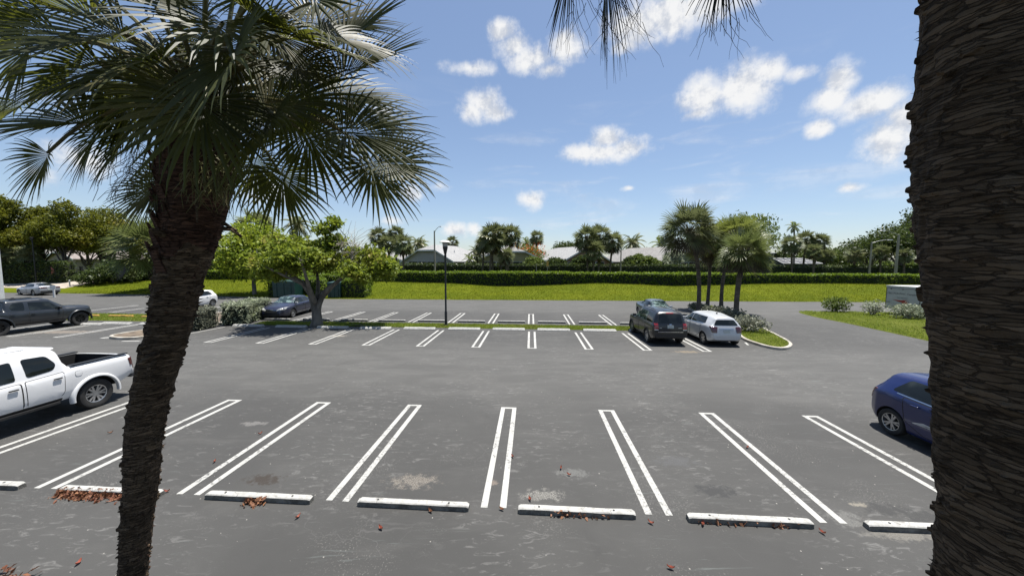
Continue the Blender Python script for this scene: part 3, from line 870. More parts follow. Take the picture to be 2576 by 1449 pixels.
def text_mesh(name, body, size, m, parent, mw, sx=1.0, ext=.002):
    cu = bpy.data.curves.new(name, 'FONT'); cu.body = body; cu.size = size; cu.extrude = ext; cu.align_x = 'CENTER'
    t = bpy.data.objects.new(name, cu); COL.objects.link(t)
    bpy.context.view_layer.update()
    me = bpy.data.meshes.new_from_object(t.evaluated_get(bpy.context.evaluated_depsgraph_get()))
    bpy.data.objects.remove(t)
    me.transform(Matrix.Diagonal((sx, 1, 1, 1))); me.transform(mw)
    me.materials.clear(); me.materials.append(m)
    return link(name, me, parent)
FACE = Matrix.Rotation(PI/2, 4, 'X')
def lettered_stop(s, t, label, group, ink=None, z=0.0, wide=.31, Ls=1.98, mm=None, word='RESERVED', rz=0.0):
    o = stop_mesh(Ls, .13, wide, .12, int(s*10) % 97, [mm or M['stop'], M['black']])
    o.location = st(s, t, z); o.rotation_euler = (0, 0, -YAW+rz)
    tag(o, label, 'wheel stop', group)
    if ink:
        sl = math.atan2((wide-.12)/2, .12)
        mw = Matrix.Translation((0, -wide/2+.034, .040)) @ Matrix.Rotation(PI/2-sl, 4, 'X')
        text_mesh('lettering', word, .10, ink, o, mw, 1.2, .001)
    return o
extra = ['in the shade left of the spreading tree', 'in the shade just left of the spreading tree trunk', 'right below the spreading tree trunk', 'just right of the fallen twig', 'left of the black lamp post', 'just right of the black lamp post foot', 'left of the straight stripe at the middle', 'right of the straight stripe at the middle', 'left of the black car', 'under the front of the black car', 'under the front of the silver hatchback']
fc = [(622,821.5),(730,824),(835,826),(943,828),(1054.5,829),(1167.5,830),(1279.5,831),(1393,832.5),(1509,834),(1600,836),(1715,840)]
for i, (x, y) in enumerate(fc):
    s_, t_ = gs(x, y)
    if i > 8: s_ = -10.999+(i-3+.5-0.0)*W-0.0
    ink = M['text'] if i < 3 else M['faded_text']
    lettered_stop(s_, 21.15 if i > 8 else t_+.12, '%s wheel stop %s' % ('lettered white' if i < 3 else 'broad white', extra[i]), 'wheel stops along the near side of the grass strip', ink)
gc = [(695,806),(794,806.5),(890,808),(985,809.5),(1085,810),(1185.5,811.5),(1286.5,812.5),(1388,813.5),(1492,815),(1597,817)]
gx = ['in front of the dark sedan', 'behind the spreading tree trunk', 'in the tree shade right of the trunk', 'two stalls left of the black lamp post', 'just left of the black lamp post', 'just right of the black lamp post', 'before the middle of the far row', 'right of the middle of the far row', 'one stall left of the black car', 'partly hidden by the black car']
for i, (x, y) in enumerate(gc):
    s_, t_ = gs(x, y)
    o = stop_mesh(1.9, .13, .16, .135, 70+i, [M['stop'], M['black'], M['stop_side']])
    o.location = st(s_, t_+.09, 0); o.rotation_euler = (0, 0, -YAW)
    tag(o, 'narrow white wheel stop %s, beyond the grass strip' % gx[i], 'wheel stop', 'wheel stops along the far side of the grass strip')
for (x0, x1, y, lab) in ((255, 328, 816, 'white lettered wheel stop right of the dark pickup, before the yellowish grass'), (347, 425, 817.5, 'white wheel stop half hidden behind the left palm trunk'), (190, 246, 818, 'white wheel stop under the nose of the dark pickup')):
    s_, t_ = gs((x0+x1)/2, y); lettered_stop(s_, t_+.1, lab, 'wheel stops beside the dark pickup', M['text'])
M['yellow_stop'] = mat('yellow_stop', (.60,.34,.06), (.42,.26,.08), 8, .8, bump=.3)
for (x0, x1, y, lab) in ((272, 337, 797, 'yellow wheel stop behind the grass strip, the longer one in view'), (195, 243, 795.5, 'yellow wheel stop touching the nose of the dark pickup'), (355, 420, 799, 'yellow wheel stop hidden behind the left palm trunk')):
    s_, t_ = gs((x0+x1)/2, y)
    o = stop_mesh(1.9, .13, .17, .10, int(x0), [M['yellow_stop'], M['black']]); o.location = st(s_, t_, 0); o.rotation_euler = (0, 0, -YAW)
    tag(o, lab, 'wheel stop', 'yellow wheel stops')

# fallen leaves
def fallen_leaf(x, y, m, lab, size=.09, z=.008):
    p = g(x, y); rs = random.Random(int(x*7+y)); mb = MB()
    a = rs.uniform(0, 2*PI); n = 5; vs = []; fs = []
    for i in range(n+1):
        t = i/n; w = math.sin(PI*min(1, t*.92+.04))*size*.42
        u = -size+2*size*t; lift = .018+.03*(2*t-1)**2
        for k, f in ((-1, .022), (0, 0), (1, .022)):
            xx, yy = u, k*w
            vs.append((xx*math.cos(a)-yy*math.sin(a), xx*math.sin(a)+yy*math.cos(a), lift+f*rs.uniform(.6,1.4)))
    for i in range(n):
        for k in range(2): fs.append((i*3+k, (i+1)*3+k, (i+1)*3+k+1, i*3+k+1))
    mb.add(vs, fs); o = mb.build('fallen_leaf', m, None, 70)
    o.location = (p.x, p.y, z-.012); tag(o, lab, 'leaf', 'leaves fallen on the asphalt')
    return o
LV = [(420,1238,'red_leaf','brown leaf just right of the left palm trunk'),(198,1418,'red_leaf','orange leaf on the asphalt at the lower left'),(958,1331,'red_leaf','red leaf lying left of the middle below the second full wheel stop'),
      (1687,1431,'red_leaf','curled red leaf at the bottom edge of the view'),(1431,1196,'red_leaf','small red leaf in the stall right of the middle stripe, nearer one'),(1411,1180,'red_leaf','small red leaf in the stall right of the middle stripe, farther one'),
      (1637,1317,'red_leaf','long red leaf below the stripe right of the middle'),(1768,1321,'red_leaf','dark red leaf against a wheel stop'),(2068,1341,'red_leaf','red leaf below the right-hand stripe'),(1880,1127,'red_leaf','red leaf between the two lines of the right-hand stripe'),
      (1289,1150,'red_leaf','brown leaf lying on the middle stripe'),(655,1092,'red_leaf','small brown leaf far out in the left stall'),(540,1163,'red_leaf','brown leaf beside the left stripe'),(1262,1283,'dead_leaf','tiny brown leaf at the foot of the middle stripe'),
      (1333,1258,'red_leaf','red leaf at the left end of a wheel stop'),(750,1302,'red_leaf','small leaf below the chipped wheel stop'),(1083,1288,'dead_leaf','yellow leaf at the front of a wheel stop'),(2304,1063,'dead_leaf','pale leaf at the right near the blue car'),(278,1090,'dead_leaf','brown leaf beside the white pickup shadow')]
for (x, y, m_, lab) in LV: fallen_leaf(x, y, M[m_], lab, .050 if y > 1250 else .046)
def leaf_heap(x0, x1, y, dep, n, lab, seed):
    rs = np.random.RandomState(seed)
    a = g(x0, y); b = g(x1, y+ (x1-x0)*.04)
    t = rs.beta(1.2, 1.5, n); c = np.array(a)[None]*(1-t)[:, None]+np.array(b)[None]*t[:, None]
    d = np.abs(rs.normal(size=n))*dep
    c[:, 1] -= d-.02; c[:, 2] = .02+.09*rs.rand(n)*np.exp(-(d/dep)**2)
    v = leaf_verts(c, .022+.032*rs.rand(n), rs, .5, .5)
    o = link('leaf_litter', fast_mesh('leaf_litter', v, 4, M['dead_leaf'])); tag(o, lab, 'leaf litter', kind='stuff')
leaf_heap(150, 330, 1240, .085, 560, 'heap of dry brown leaves along a wheel stop left of the palm trunk', 3)
leaf_heap(615, 670, 1264, .05, 70, 'small heap of dry leaves against the chipped wheel stop', 4)
leaf_heap(1380, 1560, 1300, .02, 26, 'few dry leaf scraps along the middle wheel stop', 5)
leaf_heap(1740, 2030, 1318, .02, 30, 'few dry leaf scraps along the right wheel stop', 6)
leaf_heap(-20, 105, 1440, .25, 90, 'dry palm debris at the lower left corner', 7)

# ================================================================== VEHICLES
def plint(pl, x):
    if x <= pl[0][0]: return pl[0][1]
    for i in range(len(pl)-1):
        if x <= pl[i+1][0]:
            t = (x-pl[i][0])/(pl[i+1][0]-pl[i][0]+1e-9)
            return pl[i][1]+(pl[i+1][1]-pl[i][1])*t
    return pl[-1][1]
def plsm(pl, x, r):
    return sum(plint(pl, x+r*k/4)*w for k, w in zip(range(-4, 5), (1,2,3,4,5,4,3,2,1)))/25
def rounded(poly, r, n=4):
    out = []; m_ = len(poly)
    for i in range(m_):
        p = Vector(poly[i]); a = Vector(poly[i-1]); b = Vector(poly[(i+1) % m_])
        ra = min(r, (a-p).length*.45, (b-p).length*.45)
        pa = p+(a-p).normalized()*ra; pb = p+(b-p).normalized()*ra
        for k in range(n+1):
            t = k/n; out.append(pa*(1-t)**2+p*2*t*(1-t)+pb*t*t)
    return out
def dense(poly, step=.12):
    out = []
    for i in range(len(poly)):
        a, b = poly[i], poly[(i+1) % len(poly)]; n = max(1, int((b-a).length/step))
        out += [a.lerp(b, k/n) for k in range(n)]
    return out

class Car:
    def __init__(s, name, label, sp, loc, heading, pm, cat='car', group='parked vehicles'):
        s.sp = sp; s.pm = pm
        s.root = empty(name, loc, heading, label, cat, group)
        s.hull()
    def section(s, x):
        sp = s.sp
        zt = plsm(sp['top'], x, sp.get('sm', .05)); zb = plsm(sp['zb'], x, .08); w = plsm(sp['plan'], x, .05)
        be = min(plsm(sp['belt'], x, .08), zt-.03)
        h = zt-be
        k = min(1, max(0, h/.32)); wr = w*.93*(1-k)+min(w*.93, plsm(sp['roof'], x, .08))*k
        d = be-zb; q = min(1, h/.2)
        pts = [(0, zb), (w*.80, zb), (w*.93, zb+.03), (w*.98, zb+.12*min(1, d/.4)), (w, zb+.35*d), (w*1.0, zb+.60*d), (w*.992, zb+.80*d), (w*.975, zb+.93*d), (w*.945, be)]
        z1 = max(be+.005, zt-.10*q-.012)
        for f in (.12, .4, .7, 1.0):
            bow = .02*math.sin(f*PI)*k
            pts.append((w*.935+(wr-w*.935)*f+bow, be+(z1-be)*f))
        pts += [(wr-.035*q-.01, z1+(zt-z1)*.55), (wr-.11*q-.03, zt-.008), (wr*.55, zt+.012*q+.004), (0, zt+.018*q+.006)]
        return pts
    def hull(s):
        sp = s.sp; x0, x1 = sp['top'][0][0], sp['top'][-1][0]
        xs = set([round(x0+.012*i, 4) for i in range(30)]+[round(x1-.012*i, 4) for i in range(30)])
        x = x0
        while x < x1: xs.add(round(x, 4)); x += .045
        for p in sp['top']: xs.add(round(p[0], 4))
        xs = sorted(v for v in xs if x0 <= v <= x1)
        xs = [v for i, v in enumerate(xs) if i == 0 or v-xs[i-1] > .004]
        mb = MB(); vs = []; rn = None
        for x in xs:
            half = s.section(x)
            ring = [(x, y, z) for y, z in half]+[(x, -y, z) for y, z in half[-2:0:-1]]
            rn = len(ring); vs += ring
        fs = []
        for i in range(len(xs)-1):
            for k in range(rn): fs.append((i*rn+k, (i+1)*rn+k, (i+1)*rn+(k+1)%rn, i*rn+(k+1)%rn))
        fs.append(tuple(range(rn))); fs.append(tuple((len(xs)-1)*rn+k for k in range(rn-1, -1, -1)))
        mb.add(vs, fs)
        o = mb.build('body', [s.pm, M['under']], s.root)
        bm = bmesh.new(); bm.from_mesh(o.data); s.bvh = BVHTree.FromBMesh(bm); bm.free()
        cut = []
        for ax in sp['axles']:
            for sd in (-1, 1):
                c = MB(); rr = sp['wr']+sp.get('arch', .055)
                c.lathe([(0, -.17), (rr, -.17), (rr, .25), (0, .25)], 'y', (ax, sd*(sp['track']), sp['wr']), 28)
                cut.append(c)
        if 'bed' in sp:
            bx0, bx1, by, bz = sp['bed']
            c = MB(); c.box(((bx0+bx1)/2, 0, bz+.5), (bx1-bx0, by*2, 1.0)); cut.append(c)
        cs = []
        for c in cut:
            co = c.build('cutter', M['under']); cs.append(co)
            md = o.modifiers.new('b', 'BOOLEAN'); md.object = co; md.operation = 'DIFFERENCE'; md.solver = 'EXACT'
        o.parent = None
        bpy.context.view_layer.update()
        me = bpy.data.meshes.new_from_object(o.evaluated_get(bpy.context.evaluated_depsgraph_get()))
        o.modifiers.clear(); o.data = me; o.parent = s.root
        for c in cs: bpy.data.objects.remove(c)
        me.materials.clear(); me.materials.append(s.pm); me.materials.append(M['under'])
        mi = []
        V = [v.co for v in me.vertices]
        for f in me.polygons:
            k = 0
            pv = [V[i] for i in f.vertices]
            for ax in sp['axles']:
                rr = sp['wr']+sp.get('arch', .055)+.004
                if all(math.hypot(p.x-ax, p.z-sp['wr']) < rr for p in pv) and (abs(f.normal.y) > .9 and max(abs(p.y) for p in pv) < sp['track']-.1 or all(math.hypot(p.x-ax, p.z-sp['wr']) > rr-.012 for p in pv) and abs(f.normal.y) < .2): k = 1
            if 'bed' in sp:
                bx0, bx1, by, bz = sp['bed']
                if all(bx0-.01 < p.x < bx1+.01 and abs(p.y) < by+.01 and p.z > bz-.01 for p in pv) and not f.normal.z > .5 or all(abs(p.z-bz) < .01 for p in pv) and abs(pv[0].x-(bx0+bx1)/2) < 1.2: k = 1
            if f.normal.z < -.9 and f.center.z < .45: k = 1
            mi.append(k)
        me.polygons.foreach_set('material_index', mi)
        me.polygons.foreach_set('use_smooth', [True]*len(me.polygons)); me.set_sharp_from_angle(angle=R(32)); me.update()
        s.body = o
    def cast(s, a, b, mode, sd):
        if mode == 'side': o, d = Vector((a, sd*3, b)), Vector((0, -sd, 0))
        elif mode == 'end': o, d = Vector((sd*5, a, b)), Vector((-sd, 0, 0))
        elif mode == 'top': o, d = Vector((a, b, 4)), Vector((0, 0, -1))
        elif mode == 'corner':       # from the diagonal: a along the diagonal's normal, b height; sd = (sx, sy)
            dx = Vector((sd[0], sd[1], 0)).normalized(); nx = Vector((-dx.y, dx.x, 0))
            o, d = dx*5+nx*a+Vector((0, 0, b)), -dx
        h = s.bvh.ray_cast(o, d)
        return (h[0], h[1], d)
    def patch(s, name, poly, mode, m, sd=1, off=.006, r=.04, thick=.02, parent=None, rim=None, label=None):
        P = dense(rounded([Vector(p) for p in poly], r), .1)
        c = sum(P, Vector((0,0)))/len(P); n = len(P)
        rings = [1.0] + ([.965] if rim else []) + [.85, .6, .3]
        vs = []; ok = True
        for q, f in enumerate(rings):
            for p in P:
                w_ = c+(p-c)*f
                h = s.cast(w_.x, w_.y, mode, sd)
                if h[0] is None:
                    for k in range(1, 9):
                        w_ = c+(p-c)*f*(1-.1*k); h = s.cast(w_.x, w_.y, mode, sd)
                        if h[0] is not None: break
                    if h[0] is None: return None
                vs.append(h[0]-h[2]*off)
        h = s.cast(c.x, c.y, mode, sd)
        vs.append((h[0] if h[0] is not None else sum((Vector(v) for v in vs), Vector((0,0,0)))/len(vs))-h[2]*off)
        nr = len(rings)
        skirt = len(vs)
        d = h[2]
        vs += [Vector(v)+d*thick for v in vs[:n]]
        mb = MB()
        fs0 = []; fs1 = []
        for k in range(nr-1):
            for i in range(n):
                (fs1 if (rim and k == 0) else fs0).append((k*n+i, k*n+(i+1)%n, (k+1)*n+(i+1)%n, (k+1)*n+i))
        for i in range(n): fs0.append(((nr-1)*n+i, (nr-1)*n+(i+1)%n, nr*n))
        for i in range(n): fs1.append((i, (i+1)%n, skirt+(i+1)%n, skirt+i))
        b = len(mb.v); mb.v += [tuple(v) for v in vs]
        for f in fs0: mb.f.append(f); mb.m.append(0)
        for f in fs1: mb.f.append(f); mb.m.append(1 if rim else 0)
        o = mb.build(name, [m, rim] if rim else [m], parent or s.root, 40)
        if label: o['label'] = label
        return o
    def both(s, name, poly, mode, m, **k):
        o1 = s.patch(name, poly, mode, m, sd=1, **k); o2 = s.patch(name, poly, mode, m, sd=-1, **k)
        return o1, o2
    def wheels(s, rim_m, spokes=10, double=False, steel=False, rimr=.62):
        sp = s.sp; r = sp['wr']; w = sp.get('ww', .21)
        for ax in sp['axles']:
            for sd in (-1, 1):
                yo = sd*(sp['track']+.06)
                mb = MB(); h = w/2
                prof = [(r*rimr, -h*.8), (r*.80, -h), (r*.93, -h*.95), (r*.985, -h*.72), (r, -h*.4), (r, h*.4), (r*.985, h*.72), (r*.93, h*.95), (r*.80, h), (r*rimr, h*.8), (r*rimr, -h*.8)]
                mb.lathe(prof, 'y', (ax, yo-sd*h*.5, r), 36)
                t = mb.build('wheel', M['tyre'], s.root, 40)
                mb = MB(); fy = yo+sd*(h*.5-.035); rr = r*rimr
                cy = yo-sd*h*.5
                mb.lathe([(rr*1.0, -h*.8), (rr*1.02, h*.8*1), (rr*.93, h*.74), (rr*.90, h*.2), (rr*.90, -h*.8)] if sd > 0 else [(rr, h*.8), (rr*1.02, -h*.8), (rr*.93, -h*.74), (rr*.90, -h*.2), (rr*.90, h*.8)], 'y', (ax, cy, r), 32)
                mb.lathe([(0, sd*h*.62), (rr*.2, sd*h*.62), (rr*.23, sd*h*.45)], 'y', (ax, cy, r), 16)
                for k in range(spokes):
                    a0 = 2*PI*k/spokes
                    for da in ((-.13, .13) if double else (0,)):
                        a1 = a0+da*1.6; a2 = a0+da*.6
                        pi_ = Vector((math.cos(a2)*rr*.18, 0, math.sin(a2)*rr*.18)); po = Vector((math.cos(a1)*rr*.95, 0, math.sin(a1)*rr*.95))
                        tg = (po-pi_).normalized(); nn = Vector((-tg.z, 0, tg.x))
                        wi, wo = rr*.075*(1 if spokes > 7 else 1.3), rr*.06*(1 if spokes > 7 else 1.5)
                        o3 = Vector((ax, cy, r)); y1 = Vector((0, sd*h*.60, 0)); y2 = Vector((0, sd*h*.66, 0)); y0 = Vector((0, sd*h*.2, 0))
                        vs = [o3+pi_-nn*wi+y1, o3+pi_+nn*wi+y1, o3+po+nn*wo+y2, o3+po-nn*wo+y2, o3+pi_-nn*wi+y0, o3+pi_+nn*wi+y0, o3+po+nn*wo+y0, o3+po-nn*wo+y0]
                        mb.add(vs, [(0,1,2,3),(7,6,5,4),(0,4,5,1),(1,5,6,2),(2,6,7,3),(3,7,4,0)])
                mb.build('rim', rim_m, t, 40)
                mb = MB(); mb.lathe([(0, sd*h*.02), (rr*.9, sd*h*.02)], 'y', (ax, cy, r), 24)
                mb.build('brake_disc', M['under'], t)
    def mirrors(s, x, z, m):
        for sd in (-1, 1):
            h = s.cast(x, z, 'side', sd); y = h[0].y
            mb = MB(); mb.box((x, y+sd*.12, z+.02), (.10, .20, .14), 0, .85); mb.box((x+.02, y+sd*.03, z-.04), (.06, .12, .04))
            o = mb.build('mirror', m, s.root)
            bv = o.modifiers.new('bv', 'BEVEL'); bv.width = .03; bv.segments = 3
    def handle(s, door, x, z, sd, m):
        h = s.cast(x, z, 'side', sd)
        mb = MB(); mb.box((x, h[0].y+sd*.028, z), (.17, .03, .035)); o = mb.build('handle', m, door)
        bv = o.modifiers.new('bv', 'BEVEL'); bv.width = .012; bv.segments = 2

def place_from_contacts(c_rear_l, c_rear_r, axr): pass
HATCH = dict(top=[(-2.02,.45),(-2.01,.64),(-1.97,.86),(-1.90,1.06),(-1.77,1.36),(-1.69,1.435),(-.75,1.52),(.1,1.52),(.42,1.46),(1.2,1.05),(1.75,.92),(1.96,.76),(2.02,.5)],
    belt=[(-2.02,.98),(-1.5,1.04),(0,.97),(1.0,.94),(2.02,.8)], plan=[(-2.02,.60),(-1.96,.73),(-1.75,.83),(-1.3,.868),(1.2,.868),(1.6,.83),(1.88,.70),(2.02,.5)],
    roof=[(-2.02,.52),(-1.6,.55),(-.5,.60),(.5,.60),(1.2,.62),(2.02,.6)], zb=[(-2.02,.36),(-1.8,.24),(-1.5,.19),(1.6,.19),(2.02,.28)], axles=(-1.34,1.185), wr=.315, track=.745, ww=.2)
SUV = dict(top=[(-2.22,.58),(-2.205,.98),(-2.17,1.08),(-2.02,1.60),(-1.92,1.68),(-1.0,1.735),(0,1.725),(.35,1.67),(.95,1.16),(1.2,1.11),(2.0,1.0),(2.17,.86),(2.22,.58)],
    belt=[(-2.22,1.08),(0,1.07),(2.22,1.0)], plan=[(-2.22,.80),(-2.15,.865),(-1.9,.895),(1.2,.90),(1.7,.88),(2.05,.78),(2.22,.62)],
    roof=[(-2.22,.66),(2.22,.67)], zb=[(-2.22,.42),(-1.9,.30),(1.8,.28),(2.22,.38)], axles=(-1.34,1.28), wr=.36, track=.78, ww=.22, sm=.03)
SEDAN = dict(top=[(-2.545,.55),(-2.52,.92),(-2.42,1.05),(-1.75,1.10),(-1.0,1.41),(-.5,1.475),(.1,1.48),(.45,1.43),(1.25,1.03),(2.2,.88),(2.47,.74),(2.545,.48)],
    belt=[(-2.545,1.0),(-1.0,.99),(1.2,.93),(2.545,.75)], plan=[(-2.545,.68),(-2.45,.80),(-2.1,.90),(1.3,.925),(1.9,.89),(2.3,.78),(2.545,.60)],
    roof=[(-2.545,.62),(0,.63),(2.545,.64)], zb=[(-2.545,.34),(-2.2,.22),(2.1,.19),(2.545,.25)], axles=(-1.45,1.36), wr=.335, track=.79, ww=.21)
COUPE = dict(SEDAN, top=[(-2.4,.55),(-2.38,.90),(-2.25,1.03),(-1.75,1.08),(-.85,1.37),(-.3,1.43),(.1,1.42),(.35,1.37),(1.15,1.00),(2.05,.88),(2.32,.74),(2.4,.48)],
    belt=[(-2.4,.98),(2.4,.78)], plan=[(-2.4,.70),(-2.3,.82),(-1.9,.92),(1.3,.925),(1.8,.90),(2.2,.78),(2.4,.58)], roof=[(-2.4,.58),(2.4,.60)], zb=[(-2.4,.34),(-2.1,.2),(2.0,.17),(2.4,.22)], axles=(-1.40,1.36))
FAST = dict(SEDAN, top=[(-2.45,.58),(-2.43,.92),(-2.36,1.07),(-2.1,1.10),(-1.15,1.37),(-.5,1.44),(0,1.43),(.4,1.37),(1.3,.98),(2.1,.84),(2.38,.70),(2.45,.45)],
    belt=[(-2.45,1.0),(2.45,.72)], plan=[(-2.45,.74),(-2.35,.85),(-2.0,.92),(1.3,.93),(1.9,.89),(2.25,.76),(2.45,.56)], roof=[(-2.45,.60),(2.45,.60)], zb=[(-2.45,.34),(-2.1,.2),(2.0,.17),(2.45,.22)], axles=(-1.42,1.42), wr=.34)
TRUCK = dict(top=[(-2.60,.66),(-2.585,1.25),(-2.54,1.31),(-1.19,1.31),(-1.155,1.36),(-1.09,1.62),(-1.045,1.80),(-.97,1.87),(.35,1.90),(.72,1.83),(1.38,1.34),(1.55,1.30),(2.5,1.22),(2.66,1.05),(2.71,.68)],
    belt=[(-2.60,1.27),(-1.2,1.27),(-1.0,1.21),(1.5,1.16),(2.71,1.1)], plan=[(-2.60,.90),(-2.52,.93),(-2.15,.945),(1.9,.945),(2.3,.90),(2.55,.80),(2.71,.66)],
    roof=[(-2.60,.88),(-1.22,.88),(-1.16,.74),(2.71,.74)], zb=[(-2.60,.66),(-2.3,.52),(-2.0,.46),(2.2,.44),(2.71,.50)], axles=(-1.66,1.69), wr=.405, track=.82, ww=.26, sm=.025, arch=.10, bed=(-2.46,-1.25,.77,.80))

def common_rear(c, x, plate_z, tail, tail_m, lower=None, glass=None, wiper=True):
    if glass: c.patch('rear_window', glass, 'end', M['glass'], sd=-1, off=.006, r=.08, thick=.015, rim=M['black'])
    for sgn in (1, -1):
        c.patch('tail_light', [(p[0]*sgn, p[1]) for p in tail], 'end', tail_m, sd=-1, off=.018, r=.03, thick=.05)
    c.patch('licence_plate', [(-.155, plate_z), (.155, plate_z), (.155, plate_z+.15), (-.155, plate_z+.15)], 'end', M['plate'], sd=-1, off=.014, r=.015, thick=.02)
    if lower: c.patch('lower_bumper', lower, 'end', M['black'], sd=-1, off=.012, r=.04, thick=.03)
    if wiper:
        pass
def doors(c, specs, pm, hm, sides=(1, -1)):
    for poly, hx, hz in specs:
        for sd in sides:
            d = c.patch('door', poly, 'side', pm, sd=sd, off=.004, r=.05, thick=.02, rim=M['under'])
            if d: c.handle(d, hx, hz, sd, hm)

# --- silver hatchback, black SUV (near row of the middle block), blue hatchback
def hatch(label, loc, heading, pm, tail_m, name='hatchback_car', alloy=True):
    c = Car(name, label, HATCH, loc, heading, pm)
    doors(c, [([(-1.02,.50),(-.62,.30),(.02,.30),(.02,.985),(-1.12,1.03)], -.82, .92), ([(.06,.30),(1.0,.30),(1.06,.93),(.06,.975)], .28, .90)], pm, pm)
    c.both('side_window', [(-1.42,1.10),(.02,1.03),(.02,1.415),(-1.22,1.395)], 'side', M['glass'], off=.006, r=.06)
    c.both('side_window', [(.06,1.03),(1.02,.99),(.42,1.38),(.06,1.415)], 'side', M['glass'], off=.006, r=.05)
    for sd in (1, -1): c.patch('window_trim', [(-1.28,1.055),(.98,.965),(.98,.985),(-1.28,1.08)], 'side', M['chrome'], sd=sd, off=.008, r=.005)
    c.patch('windscreen', [(1.14,-.64),(1.14,.64),(.46,.54),(.46,-.54)], 'top', M['screen'], off=.006, r=.06)
    common_rear(c, -2.02, .70, [(.48,.70),(.72,.72),(.78,1.02),(.44,1.0)], tail_m, None, [(-.60,1.07),(.60,1.07),(.43,1.33),(-.43,1.33)])
    c.patch('tailgate_handle', [(-.36,.90),(.36,.90),(.36,.935),(-.36,.935)], 'end', M['chrome'] if pm is not M['blue_paint'] else pm, sd=-1, off=.02, r=.012, thick=.03)
    for sg in (1, -1): c.patch('headlight', [(sg*.40,.70),(sg*.66,.72),(sg*.68,.86),(sg*.46,.82)], 'end', M['clear_lens'], sd=1, off=.01, r=.04)
    c.patch('grille', [(-.36,.50),(.36,.50),(.36,.76),(-.36,.76)], 'end', M['black'], sd=1, off=.01, r=.04)
    mb = MB(); mb.box((-1.0, 0, 1.56), (.10, .06, .05), 0, .5); mb.tube([(-1.03,0,1.56),(-1.12,0,1.72)], .006, 5); mb.build('aerial', M['black'], c.root)
    c.wheels(M['alloy'], 5, True, rimr=.66); c.mirrors(.82, 1.02, pm)
    return c
def near_car(rear_l, rear_r, axr, sp):
    a = g(*rear_l); b = g(*rear_r); m_ = (a+b)/2; s_, t_ = to_st(m_)
    return s_, t_-axr
K = 1/1.1646
s_, t_ = near_car((2060*K, 1006.5*K), (2150*K, 1008.6*K), -1.34, HATCH)
hatch('silver five-door hatchback parked nose-in beside the palm island', st(s_, t_), A_T+.015, M['silver_paint'], M['dark_red_lens'])
p = g(2612*K, 1272*K); s_, t_ = to_st(p)
bl = hatch('dark blue hatchback half hidden behind the right palm trunk', st(s_+.80, t_-1.34+.02), A_T+PI, M['blue_paint'], M['dark_red_lens'])
for sd in (1, -1):
    bl.patch('side_stripe', [(-.80,.52),(-.62,.585),(.9,.50),(.9,.52),(-.62,.605),(-.85,.53)], 'side', M['silver_paint'], sd=sd, off=.009, r=.004)

s_, t_ = near_car((1897*K, 1001*K), (1988*K, 1003.7*K), -1.34, SUV)
c = Car('suv_car', 'black boxy four-wheel-drive parked nose-in left of the silver hatchback', SUV, st(s_, t_), A_T+.01, M['black_paint'])
doors(c, [([(-1.0,.62),(-.72,.42),(-.08,.42),(-.08,1.06),(-1.05,1.06)], -.85, .98), ([(-.04,.42),(.85,.42),(.92,1.02),(-.04,1.06)], .12, .98)], M['black_paint'], M['black'])
c.both('side_window', [(-1.92,1.14),(-1.12,1.14),(-1.12,1.58),(-1.78,1.56)], 'side', M['glass'], r=.06)
c.both('side_window', [(-1.04,1.13),(-.10,1.12),(-.10,1.60),(-1.04,1.59)], 'side', M['screen'], r=.05)
c.both('side_window', [(-.04,1.12),(.84,1.10),(.36,1.56),(-.04,1.60)], 'side', M['screen'], r=.05)
c.patch('windscreen', [(.92,-.66),(.92,.66),(.42,.58),(.42,-.58)], 'top', M['screen'], r=.06)
common_rear(c, -2.22, .90, [(.60,.86),(.80,.86),(.80,1.14),(.61,1.14)], M['red_lens'], [(-.74,.44),(.74,.44),(.76,.60),(-.76,.60)], [(-.62,1.14),(.62,1.14),(.55,1.60),(-.55,1.60)])
c.patch('bumper_step', [(-.62,.70),(.62,.70),(.62,.735),(-.62,.735)], 'end', M['chrome'], sd=-1, off=.02, r=.012)
for sg in (1, -1): c.patch('reverse_light', [(sg*.60,.80),(sg*.80,.80),(sg*.80,.85),(sg*.60,.85)], 'end', M['clear_lens'], sd=-1, off=.018, r=.01)
c.patch('brake_light', [(-.18,1.625),(.18,1.625),(.18,1.655),(-.18,1.655)], 'end', M['red_lens'], sd=-1, off=.012, r=.01)
c.patch('emblem', [(-.06,1.07),(.06,1.07),(.06,1.11),(-.06,1.11)], 'end', M['chrome'], sd=-1, off=.012, r=.02)
for p_ in ([(-.56,.90),(-.38,.90),(-.38,.93),(-.56,.93)], [(.42,.90),(.54,.90),(.54,.93),(.42,.93)]): c.patch('lettering', p_, 'end', M['galv'], sd=-1, off=.008, r=.01)
for sd in (1, -1):
    mb = MB(); mb.tube([(-1.55, sd*.56, 1.735), (-1.45, sd*.56, 1.785), (.0, sd*.57, 1.80), (.12, sd*.57, 1.74)], .02, 6); mb.build('roof_rail', M['black'], c.root, 60)
    for ax in SUV['axles']:
        mb = MB(); mb.lathe([(.40, .0), (.47, .01), (.47, .04), (.40, .05)], 'y', (ax, sd*.885-.025, .36), 20, R(-12), R(192)); mb.build('wheel_arch_trim', M['black'], c.root, 40)
c.wheels(M['alloy'], 8, False, rimr=.66); c.mirrors(.72, 1.14, M['black'])

